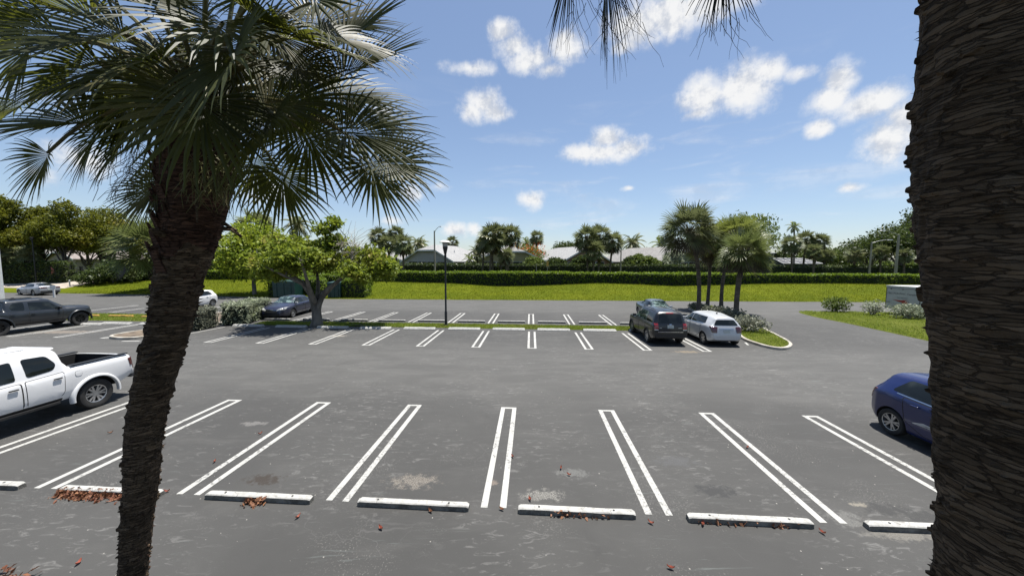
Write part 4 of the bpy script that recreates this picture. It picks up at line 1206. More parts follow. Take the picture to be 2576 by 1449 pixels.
# --- grey coupe and navy sedan facing the camera in the far row
def nose(c, pm, lamp, grille, ws, side, belt_trim=None, lampm=None):
    for sg in (1, -1): c.patch('headlight', [(p[0]*sg, p[1]) for p in lamp], 'end', lampm or M['clear_lens'], sd=1, off=.014, r=.03, thick=.04)
    c.patch('grille', grille, 'end', M['black'], sd=1, off=.012, r=.04)
    c.patch('windscreen', ws, 'top', M['screen'], r=.08, off=.007)
    for p in side: c.both('side_window', p, 'side', M['glass'], r=.05)
s_, t_ = gs(1668*.5+1668*.5, 812)
c = Car('coupe_car', 'grey blue two-door coupe facing the camera behind the black car', COUPE, st(s_+.12, 26.15), A_T+PI-.02, M['grey_blue_paint'])
nose(c, M['grey_blue_paint'], [(.46,.62),(.78,.64),(.78,.78),(.52,.74)], [(-.40,.34),(.40,.34),(.40,.66),(-.40,.66)], [(1.10,-.70),(1.10,.70),(.34,.56),(.34,-.56)],
     [[(-1.15,1.05),(-.30,1.02),(-.30,1.34),(-.75,1.33)], [(-.24,1.02),(1.02,.98),(.40,1.30),(-.24,1.34)]])
doors(c, [([(-.28,.32),(1.05,.30),(1.10,.93),(-.28,.98)], -.05, .88)], M['grey_blue_paint'], M['grey_blue_paint'])
c.wheels(M['alloy'], 10, False, rimr=.7); c.mirrors(.88, 1.0, M['silver_paint'])
common_rear(c, -2.4, .75, [(.42,.80),(.74,.80),(.74,.96),(.42,.96)], M['red_lens'])
a = g(852.9*K, 931.2*K); b = g(909*K, 914*K); sa, ta = to_st(a); sb, tb = to_st(b)
c = Car('sedan_car', 'dark navy four-door sedan facing the camera behind the spreading tree', SEDAN, st((sa+sb)/2-.80, (ta+tb)/2+.05), A_T+PI+math.atan2(sb-sa, tb-ta)*-.7, M['navy_paint'])
nose(c, M['navy_paint'], [(.38,.62),(.82,.70),(.86,.86),(.60,.82),(.38,.72)], [(-.42,.44),(.42,.44),(.40,.60),(-.40,.60)], [(1.20,-.74),(1.20,.74),(.42,.60),(.42,-.60)],
     [[(-1.32,1.06),(-.34,1.03),(-.34,1.39),(-.85,1.385)], [(-.28,1.03),(1.05,.99),(.44,1.35),(-.28,1.395)]])
c.patch('grille_bar', [(-.40,.67),(.40,.67),(.40,.70),(-.40,.70)], 'end', M['chrome'], sd=1, off=.016, r=.01)
c.patch('emblem', [(-.06,.705),(.06,.705),(.06,.735),(-.06,.735)], 'end', M['chrome'], sd=1, off=.022, r=.01)
c.patch('lower_bumper', [(-.62,.27),(.62,.27),(.62,.38),(-.62,.38)], 'end', M['black'], sd=1, off=.012, r=.03)
doors(c, [([(-1.15,.50),(-.90,.32),(-.32,.30),(-.32,1.0),(-1.25,1.02)], -1.05, .90), ([(-.28,.30),(.90,.30),(1.05,.95),(-.28,1.0)], -.08, .90)], M['navy_paint'], M['navy_paint'])
for sd in (1, -1):
    c.patch('window_trim', [(-1.30,1.02),(1.0,.955),(1.0,.97),(-1.30,1.04)], 'side', M['chrome'], sd=sd, off=.008, r=.004)
    c.patch('sill_trim', [(-1.0,.33),(.95,.33),(.95,.36),(-1.0,.36)], 'side', M['galv'], sd=sd, off=.010, r=.004)
c.wheels(M['alloy'], 7, False, rimr=.70); c.mirrors(.90, 1.02, M['silver_paint'])
common_rear(c, -2.5, .75, [(.42,.80),(.78,.80),(.78,.96),(.42,.96)], M['red_lens'])

# --- silver sedan far left, white car behind the silver hedge
a = g(45.8*K, 863.4*K); b = g(114.8*K, 867*K); dv = (a-b); hd = math.atan2(dv.y, dv.x)
nrm = Vector((-math.sin(hd), math.cos(hd), 0)); ctr = (a+b)/2-nrm*.82
c = Car('sedan_car', 'silver fastback sedan at the far left facing left before the gate', FAST, ctr, hd, M['silver_blue_paint'])
doors(c, [([(-1.12,.50),(-.90,.32),(-.22,.30),(-.22,.96),(-1.25,1.0)], -1.0, .88), ([(-.18,.30),(1.02,.30),(1.10,.90),(-.18,.95)], .02, .86)], M['silver_blue_paint'], M['silver_blue_paint'])
c.both('side_window', [(-1.35,1.04),(-.22,.99),(-.22,1.34),(-.95,1.33)], 'side', M['glass']); c.both('side_window', [(-.18,.99),(1.15,.93),(.45,1.29),(-.18,1.345)], 'side', M['glass'])
c.patch('windscreen', [(1.24,-.70),(1.24,.70),(.42,.56),(.42,-.56)], 'top', M['screen'])
c.patch('rear_window', [(-1.98,-.66),(-1.98,.66),(-1.10,.54),(-1.10,-.54)], 'top', M['glass'], r=.08)
common_rear(c, -2.45, .62, [(.20,.90),(.82,.88),(.84,.99),(.20,.98)], M['dark_red_lens'], [(-.72,.36),(.72,.36),(.74,.54),(-.74,.54)])
for sg in (1, -1): c.patch('headlight', [(sg*.40,.62),(sg*.72,.66),(sg*.74,.78),(sg*.46,.74)], 'end', M['clear_lens'], sd=1, off=.012)
mb = MB(); mb.box((-.9, 0, 1.43), (.16, .05, .06), 0, .4); mb.build('aerial', M['silver_blue_paint'], c.root)
c.wheels(M['alloy'], 10, False, rimr=.7); c.mirrors(.88, .98, M['silver_blue_paint'])
pc = at(517, 762, 29.6); s_, t_ = to_st(pc)
hatch('white hatchback mostly hidden behind the palm trunk and silver hedge', st(s_-2.05, t_+.6), A_T+PI, M['white_paint'], M['dark_red_lens'])

# --- pickup trucks
def pickup(label, loc, heading, pm, rim_m, flare_m, sp, hm, spokes, dbl, lift=0.0):
    c = Car('pickup_truck', label, sp, loc, heading, pm, 'pickup truck')
    doors(c, [([(-1.00,.70),(-.86,.50),(-.31,.50),(-.31,1.20),(-1.04,1.24)], -.88, 1.10), ([(-.26,.50),(1.12,.50),(1.20,1.14),(-.26,1.19)], -.10, 1.07)], pm, hm)
    c.both('side_window', [(-.86,1.33),(-.38,1.28),(-.36,1.74),(-.80,1.72),(-.94,1.47)], 'side', M['glass'], r=.07, off=.007)
    c.both('side_window', [(-.19,1.265),(1.18,1.19),(.68,1.66),(-.19,1.73)], 'side', M['glass'], r=.05, off=.007)
    c.patch('windscreen', [(1.34,-.74),(1.34,.74),(.74,.66),(.74,-.66)], 'top', M['screen'], r=.06)
    c.patch('rear_window', [(-.60,1.36),(.60,1.36),(.56,1.70),(-.56,1.70)], 'end', M['glass'], sd=-1, off=.006, r=.06)
    c.patch('tailgate', [(-.72,.74),(.72,.74),(.72,1.28),(-.72,1.28)], 'end', pm, sd=-1, off=.008, r=.03, rim=M['under'])
    for sg in (1, -1):
        c.patch('tail_light', [(sg*.76,.86),(sg*.90,.86),(sg*.90,1.22),(sg*.76,1.22)], 'end', M['dark_red_lens'], sd=-1, off=.02, r=.02, thick=.08)
        c.patch('tail_light_side', [(-2.58,.98),(-2.51,.98),(-2.47,1.20),(-2.58,1.22)], 'side', M['dark_red_lens'], sd=sg, off=.012, r=.02, thick=.03)
        c.patch('headlight', [(sg*.50,.88),(sg*.76,.90),(sg*.78,1.06),(sg*.50,1.04)], 'end', M['clear_lens'], sd=1, off=.02, r=.03)
    c.patch('grille', [(-.46,.74),(.46,.74),(.46,1.06),(-.46,1.06)], 'end', M['black'], sd=1, off=.02, r=.05)
    mb = MB(); mb.box((-2.66, 0, .66), (.22, 1.74, .17), 0, .96); mb.box((-2.76, 0, .60), (.10, .5, .08))
    o = mb.build('rear_bumper', M['black'], c.root); bv = o.modifiers.new('bv', 'BEVEL'); bv.width = .03; bv.segments = 2
    mb = MB(); mb.tube([(-2.3, -.62, .50), (-2.66, -.70, .50)], .04, 10); mb.tube([(-2.76, 0, .52), (-2.88, 0, .52)], .045, 8); mb.build('exhaust_pipe', M['under'], c.root, 60)
    # bed: liner ribs, rails
    bx0, bx1, by, bz = sp['bed']
    mb = MB()
    for k in range(9): mb.box(((bx0+bx1)/2, -by*.85+by*1.7*k/8, bz+.012), (bx1-bx0-.04, .07, .02))
    mb.build('bed_liner', M['black'], c.root)
    for sg in (1, -1):
        mb = MB(); mb.box(((bx0+bx1)/2, sg*(by+.055), 1.343), (bx1-bx0+.10, .12, .03)); mb.build('bed_rail', M['black'], c.root)
        mb = MB(); mb.box((.18, sg*.90, .47), (2.1, .16, .05)); mb.box((.18, sg*.80, .45), (1.9, .10, .10)); mb.build('running_board', M['black'], c.root)
        c.patch('sill_trim', [(-.95,.49),(1.25,.49),(1.25,.56),(-.95,.56)], 'side', M['black'], sd=sg, off=.010, r=.01)
        for ax in sp['axles']:
            mb = MB(); rr = sp['wr']+.095
            mb.lathe([(rr-.005, -.05), (rr-.005, .045), (rr+.02, .05), (rr+.05, .035), (rr+.07, -.01), (rr+.07, -.05)] if sg > 0 else [(rr-.005, .05), (rr-.005, -.045), (rr+.02, -.05), (rr+.05, -.035), (rr+.07, .01), (rr+.07, .05)], 'y', (ax, sg*.945, sp['wr']), 26, R(-8), R(188))
            mb.build('fender_flare', flare_m, c.root, 50)
    mb = MB(); mb.box((-1.02, 0, 1.858), (.14, 1.24, .035), 0, .9); o = mb.build('roof_spoiler', pm, c.root); bv = o.modifiers.new('bv', 'BEVEL'); bv.width = .02; bv.segments = 2
    mb = MB(); mb.box((-.30, .0, 1.945), (.26, .07, .09), 0, .3); mb.build('aerial_fin', M['black'], c.root)
    mb = MB()
    for sg in (1, -1): mb.box((.0, sg*.38, 1.912), (1.3, .10, .025)); 
    mb.build('roof_rib', pm, c.root)
    for sg in (1,): c.patch('fuel_cap', [(-1.38,1.03),(-1.23,1.03),(-1.23,1.18),(-1.38,1.18)], 'side', pm, sd=sg, off=.006, r=.08, thick=.01, rim=M['under'])
    c.wheels(rim_m, spokes, dbl, rimr=.60); c.mirrors(1.02, 1.24, M['black'])
    return c
s_, t_ = to_st(g(285*K, 1192*K))
pickup('white crew-cab pickup truck parked nose-in at the left edge, open black bed', st(s_-.90, t_-1.66), A_T+PI, M['white_paint'], M['alloy'], M['white_paint'], TRUCK, M['black'], 6, True)
a = g(39.6*K, 979*K); b = g(243.4*K, 951*K); dv = b-a; hd = math.atan2(dv.y, dv.x)
nrm = Vector((-math.sin(hd), math.cos(hd), 0)); ctr = (a+b)/2+nrm*.86
TRUCK2 = dict(TRUCK, wr=.43, axles=(-1.42,1.95), arch=.12)
wb = dv.length
pk = pickup('slate grey lifted pickup truck with black wheels at the left edge', ctr-dv.normalized()*.60, hd, M['slate_paint'], M['dark_alloy'], M['slate_paint'], TRUCK2, M['slate_paint'], 6, True)

# --- enclosed trailer at the right
def trailer():
    x0 = 31.2; y0, y1 = 26.15, 28.65; L = 5.2
    o = empty('cargo_trailer', (x0, (y0+y1)/2, 0), 0, 'white enclosed cargo trailer with lettered rear door and red emblem', 'trailer', 'parked vehicles')
    w = y1-y0; zt = 2.33
    mb = MB(); mb.box((L/2, 0, (zt+.5)/2), (L, w, zt-.5)); b = mb.build('box', M['white_metal'], o)
    mb = MB(); mb.box((L/2, 0, zt+.03), (L+.06, w+.06, .06)); mb.build('roof', M['white_metal'], o)
    M['tr_door'] = mat('trailer_door', (.52,.52,.51), (.60,.60,.59), 2, .5)
    mb = MB(); mb.box((-.02, 0, 1.37), (.03, w-.16, 1.62)); d = mb.build('rear_door', M['tr_door'], o)
    mb = MB()
    for (y, z, dy, dz) in ((0, zt-.12, w-.1, .025), (w/2-.05, 1.35, .03, 1.7), (-w/2+.05, 1.35, .03, 1.7)): mb.box((-.028, y, z), (.03, dy, dz))
    mb.build('door_frame', M['black'], o)
    for y in (.85, 0, -.85):
        mb = MB(); mb.lathe([(0,.0),(.04,.0)], 'z', (0,0,0), 10)
        mb = MB(); mb.box((-.045, y, zt-.20), (.02, .07, .07)); mb.build('marker_light', M['black'], d)
    for (y, z) in ((1.0, 1.05), (-1.02, 1.05), (-1.08, 1.78)):
        mb = MB(); mb.box((-.05, y, z), (.03, .26, .035)); mb.build('hinge', M['black'], d)
    base = Matrix.Translation((-.038, 0, 0)) @ Matrix.Rotation(-PI/2, 4, 'Z') @ Matrix.Rotation(PI/2, 4, 'X')
    M['grey_ink'] = mat('grey_lettering', (.05,.055,.06), None, 5, .6)
    text_mesh('lettering', '1965 PONTIAC Tempest', .21, M['grey_ink'], d, Matrix.Translation((0, .05, 1.70)) @ base, 1.0)
    text_mesh('lettering', 'Super Duty Classic', .10, M['grey_ink'], d, Matrix.Translation((0, 0, 1.42)) @ base, 1.0)
    M['red_ink'] = mat('red_emblem', (.40,.05,.035), None, 5, .6)
    mb = MB()
    pl = [(.75,1.27),(.10,1.24),(-.12,1.28),(-.30,1.22),(-.42,1.05),(-.40,.90),(-.30,.86),(-.24,.98),(-.10,1.02),(.05,.95),(.0,1.08),(.30,1.14)]
    n = len(pl); vs = [(-.040, y, z) for y, z in pl]+[(-.034, y, z) for y, z in pl]
    mb.add(vs, [tuple(range(n)), tuple(range(2*n-1, n-1, -1))]+[(i, (i+1)%n, n+(i+1)%n, n+i) for i in range(n)]); mb.build('emblem', M['red_ink'], d)
    mb = MB()
    pts = [(-.04, -.12+.42*math.cos(t), .93+.40*math.sin(t)) for t in [R(100-150*k/14) for k in range(15)]]
    pts = [(p[0], -.24-p[1], p[2]) for p in pts]
    mb.tube(pts, .012, 5); mb.build('emblem_ring', M['red_ink'], d)
    for xx in (L*.5, L*.66):
        for sd in (-1, 1):
            mb = MB(); mb.lathe([(.16,-.1),(.32,-.1),(.34,0),(.32,.1),(.16,.1)], 'y', (xx, sd*(w/2-.12), .34), 24); wv = mb.build('wheel', M['tyre'], o, 40)
            mb = MB(); mb.lathe([(0, sd*.06),(.17, sd*.06),(.19, sd*.09)], 'y', (xx, sd*(w/2-.12), .34), 16); mb.build('rim', M['galv'], wv, 40)
    mb = MB(); mb.tube([(L, -.6, .45), (L+1.2, 0, .45)], .05, 6); mb.tube([(L, .6, .45), (L+1.2, 0, .45)], .05, 6); mb.tube([(L+1.1, 0, 0), (L+1.1, 0, .7)], .04, 6); mb.build('tow_bar', M['black'], o)
trailer()

# ================================================================== STREET FURNITURE
def lamp_post():
    p = g(1122, 819)
    o = empty('lamp_post', p, 0, 'slim black lamp post with a pale square cap on the grass strip', 'lamp post')
    d = p.y; zt = at(1121, 606, d).z
    mb = MB(); mb.tube([(0,0,-.1),(0,0,.9),(0,0,.95),(0,0,zt-1.0)], [.085,.085,.062,.055], 14); mb.box((0,0,.04), (.26,.26,.08)); mb.build('post', M['lamp_black'], o, 40)
    mb = MB(); mb.lathe([(.05,zt-1.12),(.075,zt-1.05),(.075,zt-.92),(.06,zt-.90),(.17,zt-.42),(.17,zt-.38)], n=20); mb.build('lamp_housing', M['lamp_black'], o, 30)
    M['lamp_glass'] = mat('lamp_glass', (.35,.36,.35), (.45,.46,.44), 4, .25)
    mb = MB(); mb.lathe([(.15,zt-.40),(.19,zt-.12)], n=20); mb.build('lamp_glass', M['lamp_glass'], o, 30)
    M['cap'] = mat('lamp_cap', (.62,.60,.54), (.74,.73,.70), 4, .5)
    mb = MB(); mb.lathe([(.0,zt-.10),(.37,zt-.12),(.38,zt-.09),(.20,zt+.02),(0,zt+.03)], n=24); mb.build('lamp_cap', M['cap'], o, 30)
lamp_post()
def street_light(base, ztop, arm, label, m, r=.09, head=.55, up=.5):
    o = empty('street_light', base, 0, label, 'street light', 'street lights beyond the hedge')
    h = ztop-base.z
    mb = MB(); mb.tube([(0,0,-.2),(0,0,h)], [r*1.25, r*.8], 10); mb.build('pole', M[m], o, 40)
    a = Vector(arm)
    mb = MB(); mb.tube([(0,0,h-.25), a*.35+Vector((0,0,h-.25+up*.55)), a*.8+Vector((0,0,h-.25+up*.95)), a+Vector((0,0,h-.25+up))], [.045,.04,.035,.035], 8); mb.build('arm', M['galv'], o, 40)
    c = a+Vector((0,0,h-.25+up)); dr = a.normalized()
    mb = MB(); mb.box(c+dr*head*.4+Vector((0,0,-.02)), (head, .26, .13), math.atan2(dr.y, dr.x), .75); mb.build('lamp_head', M['white_metal'], o)
def up_at(x, y, Y): return at(x, y, Y)
b = at(1094, 684, 57); b.z = .8
street_light(b, at(1091, 581, 57).z, (1.0,-.5,0), 'grey utility pole with a small lamp, left of the black lamp post', 'concrete_pole', .13, .45, .9)
b = at(1561, 684, 58); b.z = .8
street_light(b, at(1561, 606, 58).z, (.9,-.3,0), 'thin weathered street light beside the middle palm clump', 'concrete_pole', .10, .4, 1.0)
b = at(2187, 684, 58); b.z = .8
street_light(b, at(2188, 608, 58).z, (2.4,-.3,0), 'shorter concrete street light at the right with its arm to the right', 'concrete_pole', .14, .7, .55)
b = at(2253, 684, 54); b.z = .8
street_light(b, at(2255, 590, 54).z, (-2.9,-.6,0), 'taller concrete street light near the right trunk with its arm to the left', 'concrete_pole', .17, .9, .8)

p = g(5, 802)
o = empty('post', p, 0, 'tall white square post at the left edge of the view', 'post')
mb = MB(); mb.box((0,0,at(6,573,p.y).z/2), (.30,.30,at(6,573,p.y).z)); mb.build('shaft', M['white_metal'], o)
mb = MB(); mb.box((0,0,.05), (.36,.36,.1)); mb.build('base', M['white_metal'], o)
# small white marker post beside the silver sedan
p = g(137, 748)
o = empty('parking_sign', p, 0, 'small white sign on a white post behind the dark pickup', 'sign')
mb = MB(); mb.box((0,0,.55), (.16,.10,1.3)); mb.build('post', M['white_metal'], o)
mb = MB(); mb.box((0,-.07,1.12), (.62,.03,.42)); mb.build('sign_plate', M['white_metal'], o)
p = gl(176, 722)
o = empty('marker_post', p, 0, 'short white marker post on the lawn beside the silver sedan', 'post')
mb = MB(); mb.tube([(0,0,-.1),(0,0,.85)], .07, 8); mb.build('shaft', M['white_metal'], o); mb = MB(); mb.tube([(0,0,.85),(0,0,.95)], [.085,.05], 8); mb.build('cap', M['white_metal'], o)
# red round sign and its dark pole
p = gl(130, 712)
o = empty('stop_sign', p, 0, 'faded red eight-sided sign before the dark hedge at the left', 'sign')
zc = at(130, 681, p.y).z-p.z
mb = MB(); mb.tube([(0,.04,-.1),(0,.04,zc+.6)], .05, 8); mb.build('post', M['iron'], o)
M['sign_red'] = mat('faded_red_sign', (.42,.13,.10), (.34,.11,.09), 3, .6)
mb = MB(); rr = .95*34/60
mb.lathe([(0,-.02),(rr,-.02),(rr,.01),(0,.01)], 'y', (0,0,zc), 8, R(22.5), R(382.5)); mb.build('sign_plate', M['sign_red'], o)
p = gl(92, 714)
o = empty('street_lamp', p, 0, 'thin dark lamp pole before the dark hedge at the left', 'lamp post')
zt = at(92, 600, p.y).z-p.z
mb = MB(); mb.tube([(0,0,-.1),(0,0,zt)], .07, 8); mb.build('pole', M['iron'], o); mb = MB(); mb.lathe([(0,zt-.3),(.16,zt-.25),(.22,zt+.1),(0,zt+.25)], n=12); mb.build('lamp_head', M['iron'], o, 30)
# iron gate fence
def fence(xa, xb, y, label):
    a = gl(xa, y); b = gl(xb, y); L = (b-a).length; ang = math.atan2((b-a).y, (b-a).x)
    o = empty('iron_fence', a, ang, label, 'fence')
    mb = MB(); n = int(L/.14)
    for k in range(n+1): mb.tube([(L*k/n,0,0),(L*k/n,0,1.5+.25*math.sin(PI*k/n))], .014, 5)
    mb.build('bars', M['iron'], o)
    mb = MB(); mb.tube([(L*k/12,0,1.5+.25*math.sin(PI*k/12)) for k in range(13)], .03, 6); mb.tube([(0,0,.15),(L,0,.15)], .03, 6); mb.build('rail', M['iron'], o)
    for x in (0, L):
        mb = MB(); mb.box((x,0,1.0), (.18,.18,2.0)); mb.box((x,0,2.03), (.24,.24,.08)); mb.build('gate_post', M['iron'], o)
fence(168, 206, 706, 'black iron gate between the dark hedge and the dark shrubs')
fence(208, 262, 705.5, 'black iron fence section half hidden by the dark shrubs')
b = at(1377, 684, 55); b.z = .8
o = empty('hydrant_sign', b, 0, 'small yellow sign on a post behind the long hedge', 'sign')
z = at(1377, 662, 55).z-.8
mb = MB(); mb.tube([(0,0,-.1),(0,0,z)], .05, 6); mb.build('post', M['concrete_pole'], o)
mb = MB(); mb.box((0,-.06,z-.1), (.34,.03,.75)); mb.build('sign_plate', M['yellow'], o)
b = at(1349, 684, 55); b.z = .8
o = empty('marker_post', b, 0, 'pale wooden stake behind the long hedge left of the yellow sign', 'post')
mb = MB(); mb.tube([(0,0,-.1),(.04,0,1.6),(.0,0,3.1)], [.09,.08,.05], 6); mb.build('shaft', M['concrete_pole'], o)

# green skips in hedge bays on the lawn edge
def skip(xa, xb, yb, yt, label):
    a = gl(xa, yb); b = gl(xb, yb); c = (a+b)/2; w = (b-a).length; h = at((xa+xb)/2, yt, c.y).z-c.z
    o = empty('dumpster', c+Vector((0,.9,0)), 0, label, 'dumpster', 'green dumpsters on the lawn edge')
    mb = MB(); mb.box((0,0,h*.46), (w,1.7,h*.86), 0, 1.03); mb.build('bin', M['green_bin'], o)
    mb = MB()
    mb.add([(-w*.52,-.9,h*.95),(w*.52,-.9,h*.95),(w*.52,.9,h*1.0),(-w*.52,.9,h*1.0),(-w*.52,-.9,h*.86),(w*.52,-.9,h*.86),(w*.52,.9,h*.9),(-w*.52,.9,h*.9)], [(0,1,2,3),(7,6,5,4),(0,4,5,1),(1,5,6,2),(2,6,7,3),(3,7,4,0)])
    mb.build('lid', M['green_bin'], o)
    for k in (-.33, 0, .33):
        mb = MB(); mb.box((w*k,-.89,h*.45), (.08,.06,h*.8)); mb.build('rib', M['green_bin'], o)
    mb = MB(); mb.box((0,-.90,h*.62), (w*1.02,.07,.09)); mb.build('rim', M['green_bin'], o)
skip(687, 741, 749, 706, 'green dumpster left of the spreading tree trunk')
skip(824, 856, 750, 709, 'green dumpster right of the spreading tree trunk')

# ================================================================== HEDGES AND SHRUBS
def zcrest(s): return float(np.interp(s, _cs, _cz))
pts = []
for s in np.arange(-49, 78, 1.5):
    zt = 2.62+.10*noise.noise(Vector((s*.35, 2, 0)))
    p = st(s, T_H+.3+.25*noise.noise(Vector((s*.2, 7, 0))))
    pts.append((p.x, p.y, zcrest(s)-.05, zt))
hedge('long_hedge', pts, 2.0, 'long clipped hedge with bright green top along the back of the lawn', 'hedge', dens=80, leaf=.115, seed=5, topd=1.7)
pts = []
for s in np.arange(-62, 80, 2.5):
    p = st(s, 63.5+.3*math.sin(s*.2)); pts.append((p.x, p.y, .7, 3.72+.12*noise.noise(Vector((s*.25, 9, 0)))))
hedge('far_hedge', pts, 1.8, 'dark dull hedge behind the long bright one, in front of the houses', 'far_hedge', dens=26, leaf=.15, seed=6)
def st_hedge(name, a, b, w, h, label, m, dens, leaf, z=.1, seed=1, rough=.12, zend=None):
    n = max(2, int((b-a).length/.8)); P = []
    for i in range(n+1):
        p = a.lerp(b, i/n); P.append((p.x, p.y, p.z+z, p.z+z+h*(1+.07*noise.noise(Vector((p.x*1.3, p.y*1.3, seed))))))
    return hedge(name, P, w, label, m, dens=dens, leaf=leaf, seed=seed, rough=rough, core='hedge_core', cat='hedge')
# silver hedge on the left island
st_hedge('silver_hedge', g(590, 818), g(652, 797), 1.5, 1.25, 'grey green clipped hedge on the left island beside the dark sedan', 'silver', 320, .075, .08, 11)
st_hedge('silver_hedge', g(478, 832), g(525, 822), 1.2, 1.15, 'darker grey hedge clump on the left island beside the palm trunk', 'grey_shrub', 320, .07, .08, 12)
# shrubs on the palm island
isl = [((1757,782),1.0,.8,.62,'grey shrub at the far end of the palm island'),((1800,796),1.3,.9,.75,'grey shrub between the middle palm trunks'),((1842,812),1.2,.9,.85,'grey shrub under the right palm trunk'),((1885,838),1.05,.95,1.0,'largest grey shrub beside the silver hatchback')]
for i, (xy, rx, ry, h, lab) in enumerate(isl):
    p = g(*xy); p.z = .12
    shrub('island_shrub', p, rx, ry, h, 'grey_shrub', lab, 1500, .075, 60+i, 'shrubs on the palm island')
rs_ = [((2103,785),1.2,.9,1.42,'mid','round leafy green shrub on the grass patch',1500,.085,0),((2196,793),1.0,.7,1.3,'silver','sparse shrub with bare pale stems on the grass patch',650,.075,8),((2284,803),1.35,.8,1.25,'silver','silvery shrub in front of the white trailer',1500,.08,5)]
for i, (xy, rx, ry, h, m_, lab, n, lf, br) in enumerate(rs_):
    p = g(*xy); shrub('patch_shrub', p, rx, ry, h, m_, lab, n, lf, 80+i, 'shrubs on the grass patch', bare=br)
# bins' hedge bays
for i, (xa, xb, yb, h, w, lab) in enumerate(((672,690,748,1.9,1.6,'rounded hedge left of the left dumpster'),(745,805,743,2.0,1.6,'hedge between the two dumpsters'),(864,918,748,2.1,2.4,'rounded hedge end right of the right dumpster'))):
    a = gl(xa, yb); b = gl(xb, yb); a.y += .8; b.y += .8
    st_hedge('bin_hedge', a, b, w, h, lab, 'hedge', 110, .10, -.05, 20+i, .16)
a = gl(700, 733); b = gl(900, 731); a.y += 3.0; b.y += 3.0
st_hedge('bin_hedge', a, b, 1.4, 2.0, 'low hedge behind the two dumpsters', 'hedge', 70, .11, -.05, 24, .16)
# left: dark hedges and shrub masses
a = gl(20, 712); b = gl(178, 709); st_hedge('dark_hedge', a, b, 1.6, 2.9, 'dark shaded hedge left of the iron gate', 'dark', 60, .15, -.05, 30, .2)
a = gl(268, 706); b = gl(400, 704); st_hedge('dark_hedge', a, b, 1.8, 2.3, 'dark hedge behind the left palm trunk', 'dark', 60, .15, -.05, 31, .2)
for i, (x, y, rx, h, m_, lab) in enumerate(((235,716,2.6,2.4,'dark','dark shrub right of the iron gate'),(285,712,3.0,3.3,'dark','tall dark shrub under the spreading crown at the left'),(330,709,2.4,2.3,'dark','dark shrub left of the left palm trunk'),(372,700,2.2,3.4,'orange','shrub with orange flowers behind the dark hedge'))):
    p = gl(x, y); shrub('garden_shrub', p, rx, rx*.7, h, m_, lab, 1800, .17, 90+i, 'garden shrubs at the left')

